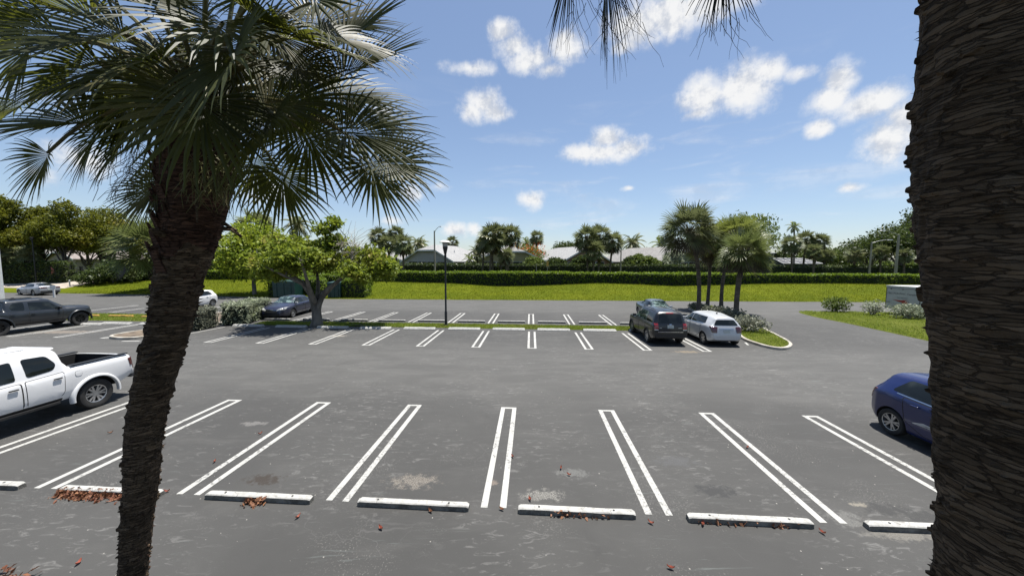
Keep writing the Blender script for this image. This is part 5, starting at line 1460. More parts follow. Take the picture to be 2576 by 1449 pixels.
# ================================================================== HOUSES
def house(label, x, Y, rot, w, d, eave_y, ridge_y, roof, wall, clip=.35, zg=.6, bands=True, win_z=None, chim=False):
    """gable end toward the camera; x = picture column of the gable's middle, eave_y / ridge_y picture rows, Y distance"""
    c = at(x, 660, Y); ze = at(x, eave_y, Y).z-zg; zr = at(x, ridge_y, Y).z-zg
    o = empty('house', (c.x, c.y, zg), rot, label, 'house', 'houses behind the far hedge')
    hw = w/2; zc = zr-(zr-ze)*clip; xc = hw*(zr-zc)/(zr-ze) if clip else 0
    front = [(-hw, 0), (hw, 0), (hw, ze), (xc, zc), (-xc, zc), (-hw, ze)] if clip else [(-hw,0),(hw,0),(hw,ze),(0,zr),(-hw,ze)]
    n = len(front); mb = MB()
    vs = [(p[0], 0, p[1]) for p in front]+[(p[0], d, p[1]) for p in front]
    mb.add(vs, [tuple(range(n)), tuple(range(2*n-1, n-1, -1))]+[(i, (i+1)%n, n+(i+1)%n, n+i) for i in range(n)])
    mb.build('wall', M[wall], o)
    ov = .55; sl = (zr-ze)/hw; ex = hw+ov; ez = ze-ov*sl; yc = 2.2 if clip else -ov
    th = .2; e = .03
    L = [(-ex,-ov,ez),(-xc,-ov,zc)]+([(0,yc,zr)] if clip else [])+[(0,d+ov-yc-ov if clip else d+ov,zr)]+([(-xc,d+ov,zc)] if clip else [])+[(-ex,d+ov,ez)]
    if not clip: L = [(-ex,-ov,ez),(0,-ov,zr),(0,d+ov,zr),(-ex,d+ov,ez)]
    else: L = [(-ex,-ov,ez),(-xc,-ov,zc),(0,yc,zr),(0,d-yc,zr),(-xc,d+ov,zc),(-ex,d+ov,ez)]
    Rr = [(-p[0], p[1], p[2]) for p in L]
    polys = [L, Rr]
    if clip: polys += [[(-xc,-ov,zc),(xc,-ov,zc),(0,yc,zr)], [(-xc,d+ov,zc),(xc,d+ov,zc),(0,d-yc,zr)]]
    mb = MB(); mt = MB()
    for P in polys:
        k = len(P); top = [(p[0], p[1], p[2]+e+th) for p in P]; bot = [(p[0], p[1], p[2]+e) for p in P]
        mb.add(top+bot, [tuple(range(k)), tuple(range(2*k-1, k-1, -1))]+[(i, (i+1)%k, k+(i+1)%k, k+i) for i in range(k)])
    r = mb.build('roof', M[roof], o)
    # barge boards on the gable
    edge = [(-ex, ez), (-xc, zc), (xc, zc), (ex, ez)] if clip else [(-ex, ez), (0, zr), (ex, ez)]
    for i in range(len(edge)-1):
        a, b = edge[i], edge[i+1]
        mt.add([(a[0], -ov-.04, a[1]+e+th), (b[0], -ov-.04, b[1]+e+th), (b[0], -ov-.04, b[1]-.08), (a[0], -ov-.04, a[1]-.08), (a[0], -ov+.0, a[1]+e+th), (b[0], -ov, b[1]+e+th), (b[0], -ov, b[1]-.08), (a[0], -ov, a[1]-.08)], [(0,1,2,3),(7,6,5,4),(0,4,5,1),(2,6,7,3),(0,3,7,4),(1,5,6,2)])
    mt.build('gable_trim', M['trim'], o)
    mv = MB(); mv.tube([(hw*.5, d*.4, ze+(zr-ze)*.5), (hw*.5, d*.4, ze+(zr-ze)*.5+.7)], .09, 6); mv.build('vent_pipe', M['trim'], r)
    if bands:
        z0, z1 = ze-1.5, ze-.12
        nb = 4; 
        for k in range(nb):
            x0 = -hw*.78+hw*1.56*k/nb; x1 = -hw*.78+hw*1.56*(k+1)/nb-.22
            f = MB(); f.box(((x0+x1)/2, -.03, (z0+z1)/2), (x1-x0+.14, .07, z1-z0+.12)); fr = f.build('window', M['trim'], o)
            f = MB(); f.box(((x0+x1)/2, -.055, (z0+z1)/2), (x1-x0, .05, z1-z0)); f.build('pane', M['window'], fr)
    return o
house('white-roofed house with pale clipped gable behind the black lamp post', 1076, 72, R(-24), 12.5, 13, 657, 617, 'roof_white', 'wall_white', .36)
house('white-roofed house farther back right of the pale gabled house', 1190, 92, R(-24), 13, 15, 652, 627, 'roof_white', 'wall_white', .3, bands=False)
house('tan house with wide clipped gable behind the left palm clump', 1284, 73, R(8), 14.8, 12, 657.5, 618, 'roof_grey', 'wall_tan', .42)
house('small pale house far back behind the orange-flowered tree', 1402, 112, R(20), 9, 9, 643, 634, 'roof_white', 'wall_white', 0, bands=False)
house('brown-walled house with white roof slope behind the middle palm clump', 1476, 73, R(27), 12.5, 13, 658, 622, 'roof_white', 'wall_brown', .2)
house('grey-roofed house with olive gable left of the palm island', 1712, 70, R(27), 12.5, 16, 659, 622, 'roof_grey', 'wall_olive', .28)
house('pale-roofed house behind the four island palms', 1925, 80, R(-18), 11, 12, 655, 632, 'roof_white', 'wall_white', .3, bands=False)
house('pink-roofed house with a red wall at the far left', 155, 74, R(-20), 12, 11, 652, 630, 'roof_pink', 'wall_cream', .3, bands=False)
house('cream house with grey roof beside the red-walled house', 88, 80, R(-8), 11, 10, 645, 620, 'roof_grey', 'wall_cream', .3)
house('white-roofed house behind the small palm at the left', 322, 84, R(10), 14, 12, 655, 628, 'roof_white', 'wall_cream', .3)
house('pale house behind the bright tree at the left', 520, 76, R(12), 11, 12, 657, 640, 'roof_grey', 'wall_cream', .3)
house('grey-roofed house far left of the pale gabled house', 965, 82, R(-15), 12, 12, 658, 640, 'roof_grey', 'wall_white', .3, bands=False)
hs = [o for o in bpy.data.objects if o.get('label', '').startswith('pink-roofed')][0]
for (x, w_) in ((-3.4, 2.6), (2.2, 4.6)):
    mb = MB(); mb.box((x, -.05, 1.6), (w_, .10, 3.2)); d_ = mb.build('garage_door', M['wall_red'], hs)
    mb = MB()
    for k in range(4): mb.box((x, -.11, .4+k*.8), (w_*.96, .03, .05))
    mb.build('panel_trim', M['wall_red'], d_)
# screened pool enclosure right of the palm island
c = at(2020, 666, 68); zt = at(2020, 650, 68).z-.6; zb = at(2020, 663, 66).z-.6
o = empty('pool_enclosure', (c.x, c.y, .6), 0, 'dark screened pool enclosure with white frame right of the palm island', 'enclosure')
wd = 7.8
M['mesh'] = mat('screen_mesh', (.022,.024,.035), (.035,.036,.05), 2, .5)
mb = MB(); mb.add([(-wd/2,0,zb),(wd/2,0,zb),(wd/2-1.6,3,zt),(-wd/2,3,zt),(-wd/2,7,zt),(wd/2-1.6,7,zt),(-wd/2,0,0),(wd/2,0,0),(-wd/2,8,0),(wd/2,8,0),(wd/2,8,zb),(-wd/2,8,zb)], [(0,1,2,3),(3,2,5,4),(6,7,1,0),(4,5,10,11),(11,10,9,8),(7,9,10,1),(1,10,5,2),(6,0,11,8),(0,3,4,11)])
mb.build('screen', M['mesh'], o)
mb = MB()
for k in range(6):
    x = -wd/2+wd*k/5; x2 = -wd/2+(wd-1.6)*k/5
    mb.tube([(x,-.05,0),(x,-.05,zb),(x2,2.97,zt+.05),(x2,7,zt+.05)], .055, 5)
for q in ([(-wd/2,-.05,zb),(wd/2,-.05,zb)], [(-wd/2,2.97,zt+.05),(wd/2-1.6,2.97,zt+.05)], [(-wd/2,1.5,(zb+zt)/2+.05),(wd/2-.8,1.5,(zb+zt)/2+.05)]): mb.tube(q, .06, 5)
mb.build('frame', M['trim'], o)

# ================================================================== TREES
# large yellow-green trees at the far left
def tree_at(name, x, ybase, Y, ytop, wpx, m, label, **k):
    b = at(x, ybase, Y); zb = zl(*to_st(b)) if Y < 64 else .8
    zt = at(x, ytop, Y).z; r = wpx/FPX*Y/2/math.sqrt(1+((x-1288)/FPX)**2)
    return broad_tree(name, (b.x, b.y, zb-.05), zt-zb, r, m, label, **k)
G1 = 'large trees at the far left'
tree_at('shade_tree', 8, 705, 50, 436, 190, 'poinc', 'tallest yellow green tree cut by the left edge', group=G1, squash=1.0, n=18000, leaf=.19, seed=21, trunk_h=1.9, tr=.35, nb=14, bark='bark_dark')
tree_at('shade_tree', 112, 708, 54, 500, 190, 'poinc', 'yellow green tree above the red sign', group=G1, squash=1.0, n=18000, leaf=.19, seed=22, trunk_h=1.9, tr=.26, nb=12, bark='bark_dark')
tree_at('shade_tree', 170, 716, 52, 492, 215, 'poinc', 'dark-trunked shade tree in front of the iron gate', group=G1, squash=1.0, n=20000, leaf=.19, seed=26, trunk_h=2.2, tr=.28, nb=10, bark='bark_dark')
tree_at('shade_tree', 268, 706, 57, 482, 235, 'poinc', 'broad flat-topped tree with spreading limbs left of the palm trunk', group=G1, squash=.9, n=20000, leaf=.19, seed=23, trunk_h=1.8, tr=.42, nb=15, bark='bark_dark')
tree_at('shade_tree', 385, 700, 66, 520, 150, 'poinc', 'yellow green tree top just left of the palm trunk', group=G1, n=8000, leaf=.22, seed=27, trunk_h=1.8, tr=.3, nb=9)
tree_at('shade_tree', 70, 700, 62, 540, 190, 'dark', 'dark shaded tree behind the tallest tree at the left edge', group=G1, n=9000, leaf=.24, seed=28, trunk_h=1.2, tr=.3, nb=9)
# bright green tree on the lawn
b = gl(640, 741)
def bright_tree():
    o = empty('bright_tree', b, 0, 'bright yellow green rounded tree on the lawn behind the grey green hedge', 'tree')
    rs = random.Random(5); mb = MB(); sc_ = b.y/FPX
    zt = at(640, 552, b.y).z-b.z; top = (0, 0, 2.0)
    limb(mb, (0,0,-.1), top, .24, .2, rs, 5, .02, 10)
    def loc(x, y, dy=0): return ((x-640)*sc_, dy, at(x, y, b.y).z-b.z)
    blobs = []
    for (x, y, r, dy) in ((640,590,46,0),(590,625,46,-.5),(690,625,46,.4),(640,640,60,-1.2),(575,655,32,.5),(705,655,34,-.4),(620,600,42,1),(665,598,42,1.2),(640,672,45,0),(600,672,30,-.6),(690,676,30,.3)):
        q = loc(x, y, dy); rr = r*sc_; blobs.append((q, (rr, rr, rr*.8))); limb(mb, top, q, .09, .02, rs, 5, .12, 6)
    mb.build('trunk', M['bark'], o, 60)
    crown('crown', blobs, 10500, .21, M['mango'], o, 5, up=.3, lump=.45)
bright_tree()
# spreading tree by the parking strip
def spreading_tree():
    b = g(797, 818); o = empty('spreading_tree', b, 0, 'spreading tree with gnarled forked trunk and thinning crown on the grass strip', 'tree')
    rs = random.Random(9); Y = b.y; s_ = Y/FPX; mb = MB()
    def L(x, y, dy=0): return Vector(((x-797)*s_*(1+dy/Y), dy, at(x, y, Y+dy).z))
    mb.tube([(0,0,-.1),(0,0,.10),(.04,0,.4),(.0,.02,.72),(.02,0,.98),(.02,0,1.15)], [.50,.36,.30,.29,.25,.10], 16)
    forks = [([L(797,788), L(792,765), L(782,735), L(765,712), L(735,690), L(700,675)], .24), ([L(798,788), L(802,765,.1), L(812,735,.3), L(838,712,.5), L(872,685,.6), L(905,650,.7)], .23),
             ([L(796,760,.2), L(785,720,.9), L(770,690,1.6), L(752,660,2.2)], .16), ([L(799,760,-.2), L(800,725,-.8), L(806,690,-1.4), L(812,655,-2.0)], .16), ([L(800,760,.2), L(815,725,1.0), L(835,690,1.8), L(850,640,2.4)], .15), ([L(797,760), L(790,720,-.6), L(760,695,-1.6), L(735,672,-2.4)], .14)]
    ends = []
    for P, r0 in forks:
        n = len(P); mb.tube(P, [r0*(1-.72*i/(n-1)) for i in range(n)], 9); ends += P[2:]
    blobs = []
    for (x, y, rp, dy) in ((690,660,40,0),(735,640,44,.8),(720,668,38,-1.8),(780,635,40,-1.6),(775,655,40,1.6),(820,650,34,-1.0),(835,610,30,.6),(820,575,26,.3),(840,560,22,.6),(870,635,24,1.2),(925,640,32,.6),(960,660,36,.3),(985,672,22,0),(900,680,26,-.6),(930,690,28,-.4),(850,665,30,2.2),(760,620,28,0),(805,610,30,2.0),(700,640,30,1.8),(890,702,24,1.0),(955,690,24,1.0),(740,615,34,.2),(770,645,40,0),(800,625,34,.8),(715,610,30,-.6),(760,670,32,-.8),(830,640,30,.2),(690,690,26,.4),(800,665,28,1.2)):
        q = L(x, y, dy); rr = rp*s_; blobs.append((tuple(q), (rr, rr*1.1, rr*.72)))
        e = min(ends, key=lambda k: (k-q).length); limb(mb, e, q*.9+e*.1, .045, .012, rs, 5, .12, 5)
    mb.build('trunk', M['bark'], o, 60)
    mt = MB()
    for i in range(70):                                   # bare twigs on the right of the crown
        a = L(rs.uniform(855,905), rs.uniform(610,680), rs.uniform(-.5,1)); e = L(rs.uniform(850,945), rs.uniform(555,640), rs.uniform(-1,1.5))
        if (e-a).length < 2.6: limb(mt, a, e, .016, .005, rs, 4, .15, 4)
    mt.build('bare_twigs', M['twig'], o, 60)
    crown('crown', blobs, 21000, .14, M['spread'], o, 9, up=.3, shell=.75, lump=.5)
    p = g(898, 818)
spreading_tree()
mb = MB(); p = g(905, 822); q = g(880, 812); rs = random.Random(3)
limb(mb, (0,0,.03), (1.1,-.7,.10), .03, .012, rs, 5, .1, 5); limb(mb, (.4,-.2,.05), (.9,.3,.25), .02, .006, rs, 4, .1, 5); limb(mb, (.6,-.3,.06), (1.3,-.2,.22), .015, .006, rs, 4, .1, 5)
o = mb.build('fallen_branch', M['bark_dark']); o.location = (p.x-.6, p.y+.35, 0); tag(o, 'dark fallen branch lying across the grass strip', 'branch')
# big tree behind the palm island, right-hand dark trees, orange flowering tree, background trees
tree_at('broad_tree', 1868, 690, 76, 517, 205, 'mid', 'big dome-shaped tree behind the four island palms', n=9000, leaf=.27, seed=31, trunk_h=4, tr=.4, nb=14)
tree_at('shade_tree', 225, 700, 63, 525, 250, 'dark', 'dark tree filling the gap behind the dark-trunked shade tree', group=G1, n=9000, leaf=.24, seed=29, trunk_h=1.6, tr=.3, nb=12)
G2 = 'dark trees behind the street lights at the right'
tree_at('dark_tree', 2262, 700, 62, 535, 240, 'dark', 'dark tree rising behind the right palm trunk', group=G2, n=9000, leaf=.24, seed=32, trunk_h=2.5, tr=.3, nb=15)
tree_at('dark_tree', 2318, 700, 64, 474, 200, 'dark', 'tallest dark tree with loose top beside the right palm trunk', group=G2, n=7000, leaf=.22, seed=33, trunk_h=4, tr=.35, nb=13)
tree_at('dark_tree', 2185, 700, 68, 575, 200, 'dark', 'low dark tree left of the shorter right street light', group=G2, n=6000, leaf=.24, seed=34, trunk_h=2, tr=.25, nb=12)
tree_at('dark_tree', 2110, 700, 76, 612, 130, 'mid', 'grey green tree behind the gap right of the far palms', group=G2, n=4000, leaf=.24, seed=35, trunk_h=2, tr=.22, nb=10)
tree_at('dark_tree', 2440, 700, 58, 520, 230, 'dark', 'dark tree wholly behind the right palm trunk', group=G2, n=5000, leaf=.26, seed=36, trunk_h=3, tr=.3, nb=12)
tree_at('flame_tree', 1322, 690, 82, 612, 150, 'mid', 'orange-flowered flame tree right of the tan house', n=5200, leaf=.22, seed=41, trunk_h=2.5, tr=.3, nb=12)
ft = [o for o in bpy.data.objects if o.name.startswith('flame_tree')][0]
p_, rs2 = blob_points([((-1.0,-2.2,5.6),(3.4,2.2,1.9)), ((2.0,-2.4,5.8),(2.6,2.0,1.7)), ((.5,-3.2,4.4),(2.4,1.5,1.6)), ((-3.5,-1.6,4.8),(1.8,1.6,1.4))], 1500, 8, .4, .5)
link('flowers', fast_mesh('flowers', leaf_verts(p_, .12+.12*rs2.rand(len(p_)), rs2, .6), 4, leaf_mat('flame_flower', (.50,.09,.02), (.62,.16,.03), None, .2)), ft)
tree_at('round_tree', 1425, 690, 105, 600, 82, 'dark', 'dark rounded tree on the skyline left of the middle palm clump', n=3500, leaf=.3, seed=42, trunk_h=4, nb=9)
BG = [(1400,690,66,640,60,'dark',2600),(1455,690,92,634,70,'mid',2200),(1640,690,65,642,50,'mid',2200),(1612,690,64,630,66,'mid',3000),(1588,690,65,636,56,'dark',2200),(1640,690,98,622,80,'mid',2200),(1690,690,66,618,66,'silver',1700),(1462,690,65,632,64,'dark',3000),
      (1345,690,66,645,70,'mid',2600),(1230,690,110,630,100,'dark',2200),(1160,690,110,636,80,'mid',1800),(1040,690,100,630,70,'mid',2000),(940,690,90,630,80,'dark',2200),(880,690,80,620,90,'mid',2600),(760,690,76,612,90,'dark',2600),(700,690,84,606,80,'dark',2200),(560,690,74,620,100,'dark',2600),(470,690,80,600,110,'mid',2600),
      (1790,690,84,615,110,'dark',2600),(1975,690,74,622,90,'dark',2600),(2045,690,82,604,130,'mid',3000),(1555,690,100,628,80,'dark',2000),(1400,690,112,622,70,'mid',1500),(100,690,96,560,200,'dark',3000),(230,690,100,575,200,'mid',3000),(1270,690,96,640,90,'mid',1800)]
side = lambda x: 'left of the black lamp post' if x < 1100 else ('around the orange-flowered tree' if x < 1480 else ('between the middle palm clump and the palm island' if x < 1760 else 'right of the palm island'))
BGL = ['mid green tree right of the orange flame tree','mid green tree left of the brown-walled house','low bush-like tree before the grey-roofed house','rounded tree just right of the middle palm clump','dark bush-like tree by the thin weathered street light','skyline tree behind the grey-roofed house','pale grey green tree left of the tallest island palm','dark tree among the trunks of the middle palm clump',
 'dark green tree under the orange flame tree','dark tree behind the left-of-centre palm clump','mid green tree behind the white roof farther back','tree rising left of the pale gabled house','dark tree behind the clump right of the spreading tree','tree behind the right side of the spreading tree','dark tree behind the spreading tree','dark tree behind the bright tree, its right side','dark tree behind the bright tree, its left side','tree just right of the left palm trunk, behind the hedge',
 'dark tree directly behind the two left island palms','dark tree left of the pool enclosure palms','broad tree behind the pool enclosure palms','dark skyline tree right of the thin street light','skyline tree behind the small pale house','dark tree far behind the red sign','tree far behind the broad flat-topped tree','tree behind the tan house apex']
def bg_label(i): return BGL[i]
for i, (x, yb, Y, yt, w, m_, n) in enumerate(BG):
    near = {0:'thin',1:'wide',2:'low',3:'full',4:'narrow'}[i % 5]
    tree_at('background_tree', x, yb, Y, yt, w, m_, bg_label(i),
        group='background trees among the houses', n=n, leaf=.27, seed=100+i, trunk_h=1.6, nb=8, tr=.18)
# distant wood on the skyline
rs = np.random.RandomState(77); n = 16000
xs_ = rs.uniform(-170, 190, n); hh = np.array([4.6+2.2*noise.noise(Vector((x*.045, 3, 1)))+1.4*noise.noise(Vector((x*.2, 8, 2))) for x in xs_])
c_ = np.stack([xs_, 128+rs.uniform(-4, 4, n), .8+hh*np.sqrt(rs.rand(n))*1.02], 1)
o = link('distant_wood', fast_mesh('distant_wood', leaf_verts(c_, .5+.5*rs.rand(n), rs, .4), 4, M['mid'])); tag(o, 'distant belt of trees along the skyline behind the houses', 'trees', kind='stuff')

# palms: four on the island
GP = 'four palms on the kerbed island'
def palm_px(base, ytop_px, r, me, rad_px, label, group, bend=(0,0), rz=0.0, z=.12, Y=None, boots=0.0, tilt=(0,0)):
    if Y is None: b = g(*base, z); Y = b.y
    else: b = at(base[0], base[1], Y); b.z = zl(*to_st(b)) if Y < 64 else .8
    t = at(ytop_px[0], ytop_px[1], Y)
    sc_ = rad_px/FPX*Y/1.8/math.sqrt(1+((ytop_px[0]-1288)/FPX)**2)
    return palm('sabal_palm', b, t, r, me, sc_, label, 'palm tree', group, rz, bend, boots, tilt)
palm_px((1756,790), (1735,574), .165, MID_CROWNS[0], 80, 'tallest palm at the left of the island clump, slender curved trunk', GP, (.35,0), .3, boots=.6)
palm_px((1779,776), (1788,612), .15, YEL_CROWN, 70, 'second island palm with thick shaggy trunk top, straight', GP, (.05,0), 1.3, boots=1.0)
palm_px((1814,783), (1850,592), .15, YEL_CROWN, 74, 'yellowish palm leaning right behind the front island palm', GP, (-.35,0), 2.1)
palm_px((1851,806), (1874,630), .18, MID_CROWNS[1], 76, 'front island palm with the stoutest trunk, lowest crown', GP, (-.15,0), .9, boots=.6)
# palm clumps beyond the hedge
def far_palm(x, ycrown, Y, rpx, label, group, k=0, r=.17, bx=None, bend=(0,0), boots=0.0):
    return palm_px((x if bx is None else bx, 688), (x, ycrown), r, FAR_CROWNS[k % 3], rpx, label, group, bend, k*1.7, Y=Y, boots=boots)
G3 = 'palm clump behind the tan house hedge'
for i, (x, y, Y, r, bx, lab) in enumerate(((1237,592,57,40,1240,'palm with the broadest crown left in the left-of-centre clump'),(1218,612,60,28,1212,'short palm at the left fringe of the left-of-centre clump'),(1255,588,60,34,1262,'palm at the back of the left-of-centre clump'),(1286,590,59,34,1274,'right-hand tall palm of the left-of-centre clump, leaning trunk'),(1272,640,56,26,1276,'lowest young palm under the left-of-centre clump'),(1236,610,56,30,1231,'front palm with twin-like trunk in the left-of-centre clump'))):
    far_palm(x, y, Y, r, lab, G3, i, bx=bx, boots=.4)
G4 = 'palm clump right of the middle'
for i, (x, y, Y, r, bx, lab) in enumerate(((1475,595,57,38,1480,'leftmost palm of the right-of-middle clump'),(1508,592,59,36,1506,'tallest palm of the right-of-middle clump'),(1494,628,56,34,1493,'lowest front palm of the right-of-middle clump'),(1541,606,58,34,1532,'leaning palm at the right of the right-of-middle clump'))):
    far_palm(x, y, Y, r, lab, G4, i+1, bx=bx, boots=.3)
G5 = 'palm clump right of the bright tree'
for i, (x, y, Y, r, bx, lab) in enumerate(((953,592,62,30,955,'left palm of the clump right of the spreading tree'),(995,585,62,26,998,'tall palm of the clump right of the spreading tree'),(1015,612,58,32,1014,'front palm of the clump right of the spreading tree'),(975,612,60,30,985,'middle palm of the clump right of the spreading tree'))):
    far_palm(x, y, Y, r, lab, G5, i, bx=bx, boots=.3)
G6 = 'palm clump by the pool enclosure'
for i, (x, y, Y, r, bx, lab) in enumerate(((1992,612,60,36,1993,'leftmost palm of the clump before the pool enclosure'),(2028,600,61,34,2018,'tallest palm of the clump before the pool enclosure'),(2062,605,60,34,2040,'leaning palm of the clump before the pool enclosure'),(2048,630,58,30,2047,'lowest palm of the clump before the pool enclosure'),(2080,640,62,28,2062,'right-hand low palm of the clump before the pool enclosure'))):
    far_palm(x, y, Y, r, lab, G6, i+2, bx=bx, boots=.3)
G7 = 'palms before the dark trees at the right'
for i, (x, y, Y, r, lab) in enumerate(((2150,640,60,32,'left palm before the dark trees at the right'),(2215,634,59,34,'palm between the two right street lights'),(2275,640,58,32,'palm right of the taller right street light'))):
    far_palm(x, y, Y, r, lab, G7, i, boots=.3)
far_palm(640, 568, 58, 66, 'palm crown rising behind the bright tree', 'single palms beyond the lawn', 1, bx=642)
palm_px((404,705), (388,615), .24, MID_CROWNS[1], 118, 'stout pale palm left of the left palm trunk on the lawn', 'single palms beyond the lawn', Y=44, boots=1.0)
far_palm(1350, 596, 84, 22, 'slim tall fan palm beside the orange-flowered tree', 'single palms beyond the lawn', 2, r=.16)
far_palm(1138, 608, 96, 20, 'slim fan palm on the skyline right of the black lamp post', 'single palms beyond the lawn', 0, r=.16)
for i, (x, y) in enumerate(((44,640),(76,635),(20,650))):
    palm_px((x, 712), (x, y), .24, FAR_CROWNS[i], 48, 'short palm under the trees at the left edge, %s' % ['right beside the white post','left of the thin dark lamp pole','behind the white post'][i], 'short palms at the far left', Y=50, boots=.6)
def feather_palm(x, yc, Y, rpx, k, label, bx=None):
    b = at(bx or x, 690, Y); b.z = .8; t = at(x, yc, Y)
    palm('feather_palm', b, t, .14, FEATHER[k], rpx/FPX*Y/1.7, label, 'palm tree', 'feather palms on the skyline', k+.5)
feather_palm(748, 566, 64, 34, 0, 'feather palm left of the spreading tree top')
feather_palm(1052, 612, 88, 24, 0, 'feather palm just left of the grey utility pole')
feather_palm(1062, 616, 96, 22, 1, 'farther feather palm touching the grey utility pole')
feather_palm(1592, 612, 86, 30, 0, 'feather palm right of the thin street light')
feather_palm(1665, 618, 96, 34, 1, 'feather palm above the grey-roofed house')
feather_palm(1325, 610, 90, 20, 1, 'small feather palm left of the slim tall fan palm')
feather_palm(1200, 636, 70, 24, 0, 'low feather palm before the white roof farther back', 1204)
feather_palm(1182, 652, 68, 22, 1, 'drooping feather palm left of the tan house')
feather_palm(1998, 570, 66, 20, 1, 'feather palm top above the pool enclosure palms')

# ================================================================== THE TWO NEAR PALMS
def rough_trunk(name, centres, radii, parent, mats, na, nz, seed, amp=.018, boots_from=None, origin=(0,0,0)):
    """centres: world points low to high; ringed, cracked, fibrous surface as real geometry"""
    C_ = [Vector(c) for c in centres]
    z0, z1 = C_[0].z, C_[-1].z
    vs = []
    zz = [c.z for c in C_]
    xx = [c.x for c in C_]; yy = [c.y for c in C_]
    ox, oy, oz = origin
    ks = seed*3.7
    prng = random.Random(seed)
    def spl(arr, z):
        i = max(0, min(len(zz)-2, next((k for k in range(len(zz)-1) if z <= zz[k+1]), len(zz)-2)))
        a0 = arr[max(0, i-1)]; a1 = arr[i]; a2 = arr[i+1]; a3 = arr[min(len(arr)-1, i+2)]
        t = (z-zz[i])/(zz[i+1]-zz[i])
        return .5*((2*a1)+(-a0+a2)*t+(2*a0-5*a1+4*a2-a3)*t*t+(-a0+3*a1-3*a2+a3)*t**3)
    for j in range(nz+1):
        z = z0+(z1-z0)*j/nz
        cx, cy, r = spl(xx, z), spl(yy, z), spl(radii, z)
        for k in range(na):
            a = 2*PI*k/na; ca, sa = math.cos(a), math.sin(a)
            zt = z+.07*math.sin(a*1+1)+.03*noise.noise(Vector((ca*2, sa*2, z*1.2+ks)))
            n1 = noise.noise(Vector((ca*2.6, sa*2.6, zt*12+ks)))          # rings
            n2 = noise.noise(Vector((ca*8, sa*8, zt*26+ks)))              # fibres
            n3 = noise.noise(Vector((ca*1.3, sa*1.3, z*1.6+ks)))          # bulges
            n4 = noise.noise(Vector((ca*11, sa*11, z*9+ks)))              # upright cracks
            f = amp*(n1*1.0+max(0, n1)*.9+.75*n2+.8*n3)-amp*.9*max(0, n4-.15)*1.6
            if n2 > .42 and n1 > .1: f += amp*1.6
            rr = r*(1+n3*.04)+f
            vs.append((cx+ca*rr-ox, cy+sa*rr-oy, z-oz))
    fs = []
    for j in range(nz):
        for k in range(na): fs.append((j*na+k, j*na+(k+1)%na, (j+1)*na+(k+1)%na, (j+1)*na+k))
    fs.append(tuple(nz*na+k for k in range(na)))
    me = bpy.data.meshes.new(name); me.from_pydata(vs, [], fs)
    for m_ in mats: me.materials.append(m_)
    if boots_from is not None: me.polygons.foreach_set('material_index', [1 if vs[f[0]][2]+oz+.35*noise.noise(Vector((vs[f[0]][0]*4, vs[f[0]][1]*4, vs[f[0]][2]*3))) > boots_from else 0 for f in fs])
    me.update()
    return link(name, me, parent)
def flakes(mb, centres, radii, n, seed, zlo, zhi, ln=.05, w=.012, out=.6):
    rs = random.Random(seed); zz = [c[2] for c in centres]
    for _ in range(n):
        z = rs.uniform(zlo, zhi); a = rs.uniform(0, 2*PI)
        x = float(np.interp(z, zz, [c[0] for c in centres])); y = float(np.interp(z, zz, [c[1] for c in centres])); r = float(np.interp(z, zz, radii))
        rad = Vector((math.cos(a), math.sin(a), 0)); tg = Vector((-rad.y, rad.x, 0))
        p = Vector((x, y, z))+rad*r*.97; L = ln*rs.uniform(.5,1.6); ww = w*rs.uniform(.6,1.8)
        d = (rad*out+tg*rs.uniform(-.9,.9)+Vector((0,0,rs.uniform(-.6,.5)))).normalized()
        e = p+d*L; sd = d.cross(Vector((0,0,1))).normalized()*ww; up = d.cross(sd).normalized()*ww*.5
        mb.add([p-sd, p+sd, p+up*1.2, e], [(0,1,3),(1,2,3),(2,0,3)])

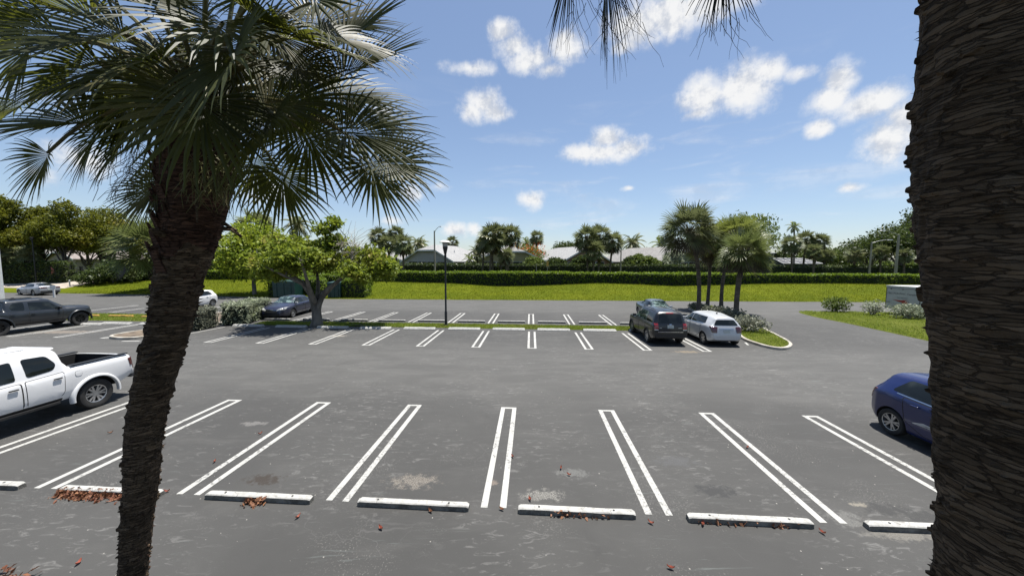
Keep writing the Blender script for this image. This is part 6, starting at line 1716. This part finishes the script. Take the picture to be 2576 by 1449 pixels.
def left_palm():
    Y = 3.3
    cols = [(322,1720,92),(328,1600,93),(335,1449,95),(347,1300,100),(357,1200,108),(370,1050,116),(404,900,126),(432,800,130),(452,700,138),(477,600,160),(492,500,188),(502,420,200),(508,340,190),(512,260,150)]
    C_ = []; Rd = []
    for (x, y, w) in cols:
        p = at(x, y, Y); C_.append(p); Rd.append((w-5)/2/FPX*Y/math.sqrt(1+(p.x/p.y)**2))
    C_[0].z = -.05
    base = Vector((C_[0].x, C_[0].y, 0))
    o = empty('near_palm', base, 0, 'near palm at the left with leaning shaggy trunk and huge fan leaves', 'palm tree', 'two near palms')
    rough_trunk('trunk', C_, Rd, o, [M['near_bark'], M['near_bark_red']], 120, 620, 1, .008, at(440, 640, Y).z, base)
    mb = MB(); cl = [tuple(c-base) for c in C_]
    flakes(mb, cl, Rd, 700, 4, .3, cl[-4][2], .022, .006)
    flakes(mb, cl, Rd, 600, 5, cl[7][2], cl[-1][2], .04, .010, .9)
    mb.build('bark_fibres', M['near_bark_red'], o)
    # old leaf bases round the top of the trunk
    rs = random.Random(12)
    mb = MB(); zz = [c[2] for c in cl]; zlo, zhi = cl[8][2], cl[-1][2]
    for i in range(150):
        z = zlo+(zhi-zlo)*(i/150)**.85; a = i*2.39996+rs.uniform(-.2,.2)
        x = float(np.interp(z, zz, [c[0] for c in cl])); y = float(np.interp(z, zz, [c[1] for c in cl])); r = float(np.interp(z, zz, Rd))
        rad = Vector((math.cos(a), math.sin(a), 0)); L = rs.uniform(.10,.24)
        p = Vector((x, y, z))+rad*r*.85
        tip = p+rad*L*.35+Vector((0,0,L)); sd = Vector((-rad.y, rad.x, 0))*rs.uniform(.03,.055); th = rad*.022
        mb.add([p-sd-th, p+sd-th, p+sd*1.1+th, p-sd*1.1+th, tip-sd*.5-th*.4, tip+sd*.5-th*.4, tip+sd*.4+th*.4, tip-sd*.4+th*.4], [(0,1,2,3),(4,5,6,7),(0,1,5,4),(1,2,6,5),(2,3,7,6),(3,0,4,7)])
    mb.build('leaf_bases', M['near_bark_red'], o)
    # broken stubs sticking out of the trunk (picture points)
    def L(x, y, dy=0): return at(x, y, Y+dy)-base
    mb = MB()
    for P, r0 in (([L(415,590,-.2), L(392,584,-.3), L(378,575,-.32)], .035), ([L(562,575), L(585,578), L(607,596)], .024), ([L(560,560), L(580,572), L(596,580)], .018), ([L(395,890,-.15), L(372,900,-.25), L(346,918,-.3)], .03), ([L(400,880,-.15), L(378,880,-.25), L(362,878,-.25)], .014), ([L(392,905,-.15), L(374,925,-.22), L(372,955,-.22), L(385,968,-.2)], .015), ([L(390,930,-.18), L(378,945,-.2), L(362,960,-.25)], .01), ([L(495,490,-.36), L(496,560,-.40)], .012)):
        mb = MB(); mb.tube(P, [r0*(1-.5*i/(len(P)-1)) for i in range(len(P))], 6)
        mb.build('broken_stub', M['near_bark'], o, 60)
    # fan leaves
    heart = L(512, 215)
    cnt = 0
    def frond(b, h, ax, Rb, droop, nl=46, m='palm_near', sag=.12, spread=2.15, seedk=0):
        rr = random.Random(500+seedk); mb = MB(); mb.mi = 1
        petiole(mb, b, h, sag, .024, .013, 7, 6)
        mb.mi = 0
        nr = Vector((rr.uniform(-.5,.5), -rr.uniform(.25,1.0), rr.uniform(.25,.9)))
        fan_blade(mb, h, ax, nr, Rb, nl, 7, droop, rr, spread, .44, .5, 1.05)
        mb2 = mb
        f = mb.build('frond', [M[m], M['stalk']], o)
    # placed ones, read from the photograph: (hub x, y, depth), direction of the leaf's middle (dx, dy in the picture, depth)
    PL = [((665,270,-.25),(1.0,-.05,-.1),1.10,.75), ((960,405,.1),(1.0,.35,0),.70,.7), ((925,410,.3),(.55,.9,.1),.78,.6), ((850,200,.0),(.95,-.45,.1),1.0,.35), ((850,120,.3),(.9,-.75,.2),1.0,.3), ((690,290,-.5),(-.25,.9,-.4),.85,.8), ((860,330,-.2),(.95,.2,.2),.95,.7), ((820,240,.5),(1.0,.05,.3),1.05,.6),
          ((700,430,.35),(.35,.95,.2),.75,.7), ((640,400,.5),(-.1,1,.3),.7,.7), ((230,310,-.1),(-1.0,.02,0),.95,.6), ((120,385,.1),(-.35,.9,0),.62,.6), ((245,330,.35),(-.45,.9,.1),.70,.7), ((150,90,-.3),(-1.0,.25,-.1),1.0,.5), ((310,85,-.6),(-.5,.55,-.5),1.05,.5), ((200,170,.3),(-.9,.45,.2),.95,.6),
          ((430,440,.35),(-.75,.55,.1),.70,.7), ((400,470,-.1),(-.7,.7,-.2),.55,.8), ((330,190,.5),(-.8,.6,.3),.9,.6), ((560,60,-.7),(.3,.6,-.6),1.0,.6), ((700,90,-.5),(.7,.35,-.3),1.05,.5), ((420,150,-.7),(-.5,.7,-.5),.95,.7), ((600,-60,.2),(.5,-.8,.1),1.0,.2), ((380,-60,.2),(-.5,-.8,.1),1.0,.2), ((520,-120,-.5),(.1,-.8,-.5),1.0,.2),
          ((780,10,-.2),(.85,-.3,-.1),1.0,.4), ((240,-20,.1),(-.9,-.1,.1),1.05,.4), ((640,180,.7),(.3,.7,.7),.9,.6), ((450,200,.8),(-.3,.7,.7),.9,.6), ((730,160,.7),(.8,.5,.5),.95,.6), ((520,250,-.75),(-.1,.9,-.4),.85,.7), ((60,260,.5),(-1.0,.3,.3),.9,.6), ((590,130,-.9),(.15,.8,-.5),.95,.7), ((760,330,.1),(.75,.8,.0),.85,.7), ((330,330,.1),(-.65,.85,0),.75,.7),
          ((880,300,.4),(1.0,.15,.2),.9,.65), ((780,60,.4),(.8,-.2,.4),1.05,.4), ((120,20,.2),(-.95,.1,0),.95,.45), ((640,0,-.6),(.6,.1,-.6),1.0,.45), ((420,0,-.6),(-.4,.2,-.6),1.0,.5), ((80,110,.3),(-.8,.6,.2),.85,.6), ((700,240,.6),(.65,.7,.4),.9,.6), ((380,260,.6),(-.6,.7,.4),.85,.6)]
    rr = random.Random(33)
    for k in range(15):                                    # the crowded inner leaves
        a_ = k*2.39996; q_ = math.sqrt((k+.5)/15)
        x_ = 500+330*q_*math.cos(a_); y_ = 120+160*q_*math.sin(a_)
        PL.append(((x_, y_, rr.uniform(-.5,.5)), (math.cos(a_)*q_+rr.uniform(-.4,.4), math.sin(a_)*q_+.35+rr.uniform(-.3,.3), rr.uniform(-.5,.3)), rr.uniform(.68,.95), rr.uniform(.6,1.0)))
    for i, (hp, ax, Rb, dr) in enumerate(PL):
        h = L(hp[0], hp[1], hp[2]); a = Vector((ax[0], ax[2], -ax[1]))
        d = (h-heart); b = heart+Vector((d.x, d.y, 0)).normalized()*.12+Vector((0,0,-.25 if hp[1] > 250 else -.05))
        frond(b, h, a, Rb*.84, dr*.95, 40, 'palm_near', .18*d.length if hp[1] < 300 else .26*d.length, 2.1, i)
    # flower stalks and hanging threads
    mb = MB()
    for i in range(150):
        a = L(rr.uniform(470,610), rr.uniform(380,480), -.40+rr.uniform(-.03,.06)); d = Vector((rr.uniform(-.14,.14), rr.uniform(-.08,.02), -rr.uniform(.05,.26)))
        mb.tube([a, a+d*.5+Vector((rr.uniform(-.04,.04),0,0)), a+d], [.0035,.003,.0015], 4, False)
    mb.build('flower_stalk', mat('flower_stalk', (.10,.10,.02), (.17,.15,.04), 6, .6), o)
    mb = MB()
    for i in range(120):
        a = L(rr.uniform(270,480), rr.uniform(330,470), rr.uniform(-.2,.6)); p = a; P = [a]
        for k in range(4):
            p = p+Vector((rr.uniform(-.10,.03), rr.uniform(-.04,.04), -rr.uniform(.02,.09))); P.append(p)
        mb.tube(P, .0022, 4, False)
    mb.build('dry_flower_stalk', M['palm_dead'], o)
left_palm()

def right_palm():
    D = 2.34; r0 = .235
    edge = [(2352,1720),(2346,1600),(2343,1449),(2345,1350),(2356,1250),(2344,1150),(2338,1000),(2334,870),(2318,720),(2302,600),(2291,480),(2293,300),(2302,150),(2318,0),(2330,-200),(2340,-700)]
    C_ = []; Rd = []
    for (x, y) in edge:
        rr_ = ray(x, y); th = math.atan2(rr_.x, rr_.y)+math.asin(r0/D)
        px, py = D*math.sin(th), D*math.cos(th); t = math.hypot(px, py)/math.hypot(rr_.x, rr_.y)*math.cos(math.asin(r0/D))
        C_.append(Vector((px, py, H+rr_.z*t))); Rd.append(r0)
    C_[0].z = -.05
    base = Vector((C_[0].x, C_[0].y, 0))
    o = empty('near_palm', base, 0, 'near palm whose thick dark ringed trunk fills the right edge', 'palm tree', 'two near palms')
    rough_trunk('trunk', C_, Rd, o, [M['near_bark']], 170, 1000, 2, .0075, None, base)
    mb = MB(); cl = [tuple(c-base) for c in C_]
    flakes(mb, cl, Rd, 1100, 14, .3, cl[-1][2], .016, .005, .7)
    mb.build('bark_fibres', M['near_bark'], o)
    zt = C_[-1].z-base.z
    heart = Vector(cl[-1])+Vector((0,0,.1)); rr = random.Random(61)
    def frond(b, h, ax, Rb, droop, k, nl=40, spread=2.1, m='palm_near'):
        mb = MB(); mb.mi = 1; petiole(mb, b, h, .25, .024, .013, 7, 6); mb.mi = 0
        fan_blade(mb, h, ax, Vector((0,0,1)) if abs(ax.normalized().z) < .9 else Vector((-ax.x, -ax.y, .25)), Rb, nl, 7, droop, random.Random(900+k), spread, .40, .5, 1.0)
        mb.build('frond', [M[m], M['stalk']], o)
    for i in range(30):
        t = i/29; az = i*2.39996; el = R(80-62*t); l = rr.uniform(.8,1.2)
        d = Vector((math.cos(az)*math.cos(el), math.sin(az)*math.cos(el), math.sin(el)))
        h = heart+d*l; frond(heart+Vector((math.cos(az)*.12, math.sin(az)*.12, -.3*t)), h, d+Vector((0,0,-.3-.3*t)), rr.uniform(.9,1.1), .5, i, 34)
    # two old leaves that hang into the top of the view
    def P(x, y, Y): return at(x, y, Y)-base
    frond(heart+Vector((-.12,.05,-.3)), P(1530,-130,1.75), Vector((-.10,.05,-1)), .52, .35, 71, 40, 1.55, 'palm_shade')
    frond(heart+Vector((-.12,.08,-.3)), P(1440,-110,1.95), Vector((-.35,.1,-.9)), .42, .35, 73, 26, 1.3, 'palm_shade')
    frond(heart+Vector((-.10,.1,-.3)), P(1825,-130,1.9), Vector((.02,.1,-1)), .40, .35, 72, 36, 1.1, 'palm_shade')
    mb = MB()
    for i in range(46):
        a = P(rr.uniform(1420,1620) if i % 3 else rr.uniform(1760,1880), rr.uniform(-20,70), 1.85); p = a; Q = [a]; dx = rr.uniform(-.03,.035)
        for k in range(5):
            p = p+Vector((dx+rr.uniform(-.012,.012), rr.uniform(-.01,.01), -rr.uniform(.02,.055))); Q.append(p)
        mb.tube(Q, [.0016,.0014,.0012,.001,.0008,.0006], 3, False)
    mb.build('leaf_thread', M['palm_dead'], o)
right_palm()

# ================================================================== SKY, SUN, CAMERA
SUNV = Vector((.17, .16, .97)).normalized()
w = bpy.data.worlds.new('World'); SC.world = w; w.use_nodes = True
nt = NT(w.node_tree)
sky = nt.n('ShaderNodeTexSky', sky_type='NISHITA')
sky.sun_disc = False; sky.sun_elevation = math.asin(SUNV.z); sky.sun_rotation = math.atan2(SUNV.x, SUNV.y)
sky.altitude = 0; sky.air_density = 1.0; sky.dust_density = .5; sky.ozone_density = 1.6
sk = nt.n('ShaderNodeVectorMath', {0: sky.outputs[0], 1: (.1,.1,.1)}, operation='MULTIPLY').outputs[0]
sk = nt.n('ShaderNodeGamma', {0: sk, 1: .80}).outputs[0]
sk = nt.n('ShaderNodeVectorMath', {0: sk, 1: (5.05,5.28,5.74)}, operation='MULTIPLY').outputs[0]
bg1 = nt.n('ShaderNodeBackground', {0: sk, 1: .10})
D_ = nt.n('ShaderNodeTexCoord').outputs['Generated']
sep = nt.n('ShaderNodeSeparateXYZ', {0: D_}); dx, dy, dz = sep.outputs
az = nt.m('ARCTAN2', dx, dy); el = nt.m('ARCSINE', dz)
vec = nt.n('ShaderNodeCombineXYZ', {0: az, 1: el, 2: 0.0}).outputs[0]
n1 = nt.noise(vec, 8, 10, .66); n2 = nt.noise(vec, 24, 8, .6)
fz = nt.m('ADD', nt.m('MULTIPLY_ADD', n1, 3.2, -1.6), nt.m('MULTIPLY_ADD', n2, 1.3, -.65))
CL = [(1262,80,36,30,1),(1292,118,46,34,1),(1330,150,60,36,1),(1380,178,42,20,.8),(1425,120,42,44,.95),(1190,172,60,16,.6),(1600,70,75,62,1),(1700,35,95,52,1),(1790,5,110,52,1),(1575,115,40,26,.9),
      (1215,262,46,40,1),(1242,284,40,28,1),(1192,282,36,28,1),(1530,350,46,30,1),(1570,374,58,30,1),(1475,384,52,22,1),(1525,384,90,26,1),(1780,245,66,56,1),(1868,220,88,60,1),(1930,180,58,38,1),(2010,185,44,24,.8),(1760,285,42,18,.8),
      (2112,205,50,46,1),(2085,248,62,40,1),(2180,262,84,38,.95),(2060,323,32,20,.9),(2235,355,82,64,1),(2280,300,60,44,1),(1340,502,34,24,.85),(1582,474,16,7,.7),(2135,472,34,14,.7),(1145,578,28,18,.9),(1192,575,18,14,.7),(1030,490,30,18,.7),(985,556,30,14,.7),(660,480,80,30,.7),(190,395,80,34,.6),(100,440,50,22,.5),(960,280,40,20,.5),(1480,-90,200,60,.8),(2500,250,120,80,.9),(2700,100,150,80,.9),(-150,300,120,60,.9),(1110,470,22,12,.4)]
den = None; shd = None
for (x, y, rx, ry, s_) in CL:
    def ae(px, py):
        d = ray(px, py); return math.atan2(d.x, d.y), math.asin(d.z)
    a0, e0 = ae(x, y); ra = abs(ae(x+rx, y)[0]-ae(x-rx, y)[0])/2; re = abs(ae(x, y-ry)[1]-ae(x, y+ry)[1])/2
    u = nt.m('MULTIPLY', nt.m('SUBTRACT', az, a0), 1/ra); v = nt.m('MULTIPLY', nt.m('SUBTRACT', el, e0), 1/re)
    q = nt.m('SQRT', nt.m('ADD', nt.m('MULTIPLY', u, u), nt.m('MULTIPLY', v, v)))
    k = nt.m('MULTIPLY', nt.m('SUBTRACT', 1.25, q), s_)
    den = k if den is None else nt.m('MAXIMUM', den, k)
front = nt.m('GREATER_THAN', dy, 0.0)
d1 = nt.m('ADD', den, nt.m('MULTIPLY', fz, .75))
alpha = nt.m('MULTIPLY', nt.ss(d1, -.16, .95), front)
# thin streaks
stv = nt.n('ShaderNodeCombineXYZ', {0: az, 1: nt.m('MULTIPLY', el, 5.0), 2: 3.0}).outputs[0]
cir = nt.m('MULTIPLY', nt.ss(nt.noise(stv, 3.2, 7, .62, .4), .50, .78), nt.m('MULTIPLY', nt.ss(el, .02, .10), nt.ss(el, .50, .26)))
cir = nt.m('MULTIPLY', cir, .42)
alpha = nt.m('MAXIMUM', nt.m('MULTIPLY', alpha, .97), cir)
up = nt.n('ShaderNodeVectorMath', {0: vec, 1: (.012, .022, 0)}, operation='ADD').outputs[0]
sh = nt.ss(nt.m('SUBTRACT', n1, nt.noise(up, 8, 10, .66)), -.12, .05)
ccol = nt.mix(sh, (.66, .70, .78), (1.0, 1.0, 1.0))
bg2 = nt.n('ShaderNodeBackground', {0: ccol, 1: .435})
mx = nt.n('ShaderNodeMixShader', {0: alpha, 1: bg1.outputs[0], 2: bg2.outputs[0]})
nt.n('ShaderNodeOutputWorld', {0: mx.outputs[0]})

sl = bpy.data.lights.new('sun', 'SUN'); sl.energy = 5.0; sl.angle = R(.5); sl.color = (1.0, .965, .91)
so = bpy.data.objects.new('sun', sl); COL.objects.link(so)
so.rotation_euler = SUNV.to_track_quat('Z', 'Y').to_euler()

cd = bpy.data.cameras.new('camera'); co = bpy.data.objects.new('camera', cd); COL.objects.link(co)
cd.sensor_width = 36; cd.sensor_fit = 'HORIZONTAL'; cd.lens = 36*FPX/2576; cd.clip_start = .05; cd.clip_end = 4000
co.matrix_world = Matrix(((_r.x, _u.x, -_f.x, CAM.x), (_r.y, _u.y, -_f.y, CAM.y), (_r.z, _u.z, -_f.z, CAM.z), (0,0,0,1)))
SC.camera = co
SC.view_settings.view_transform = 'Standard'; SC.view_settings.look = 'None'
SC.view_settings.exposure = 1.1; SC.view_settings.gamma = 1; SC.view_settings.use_curve_mapping = False
SC.cycles.max_bounces = 6; SC.cycles.transparent_max_bounces = 4
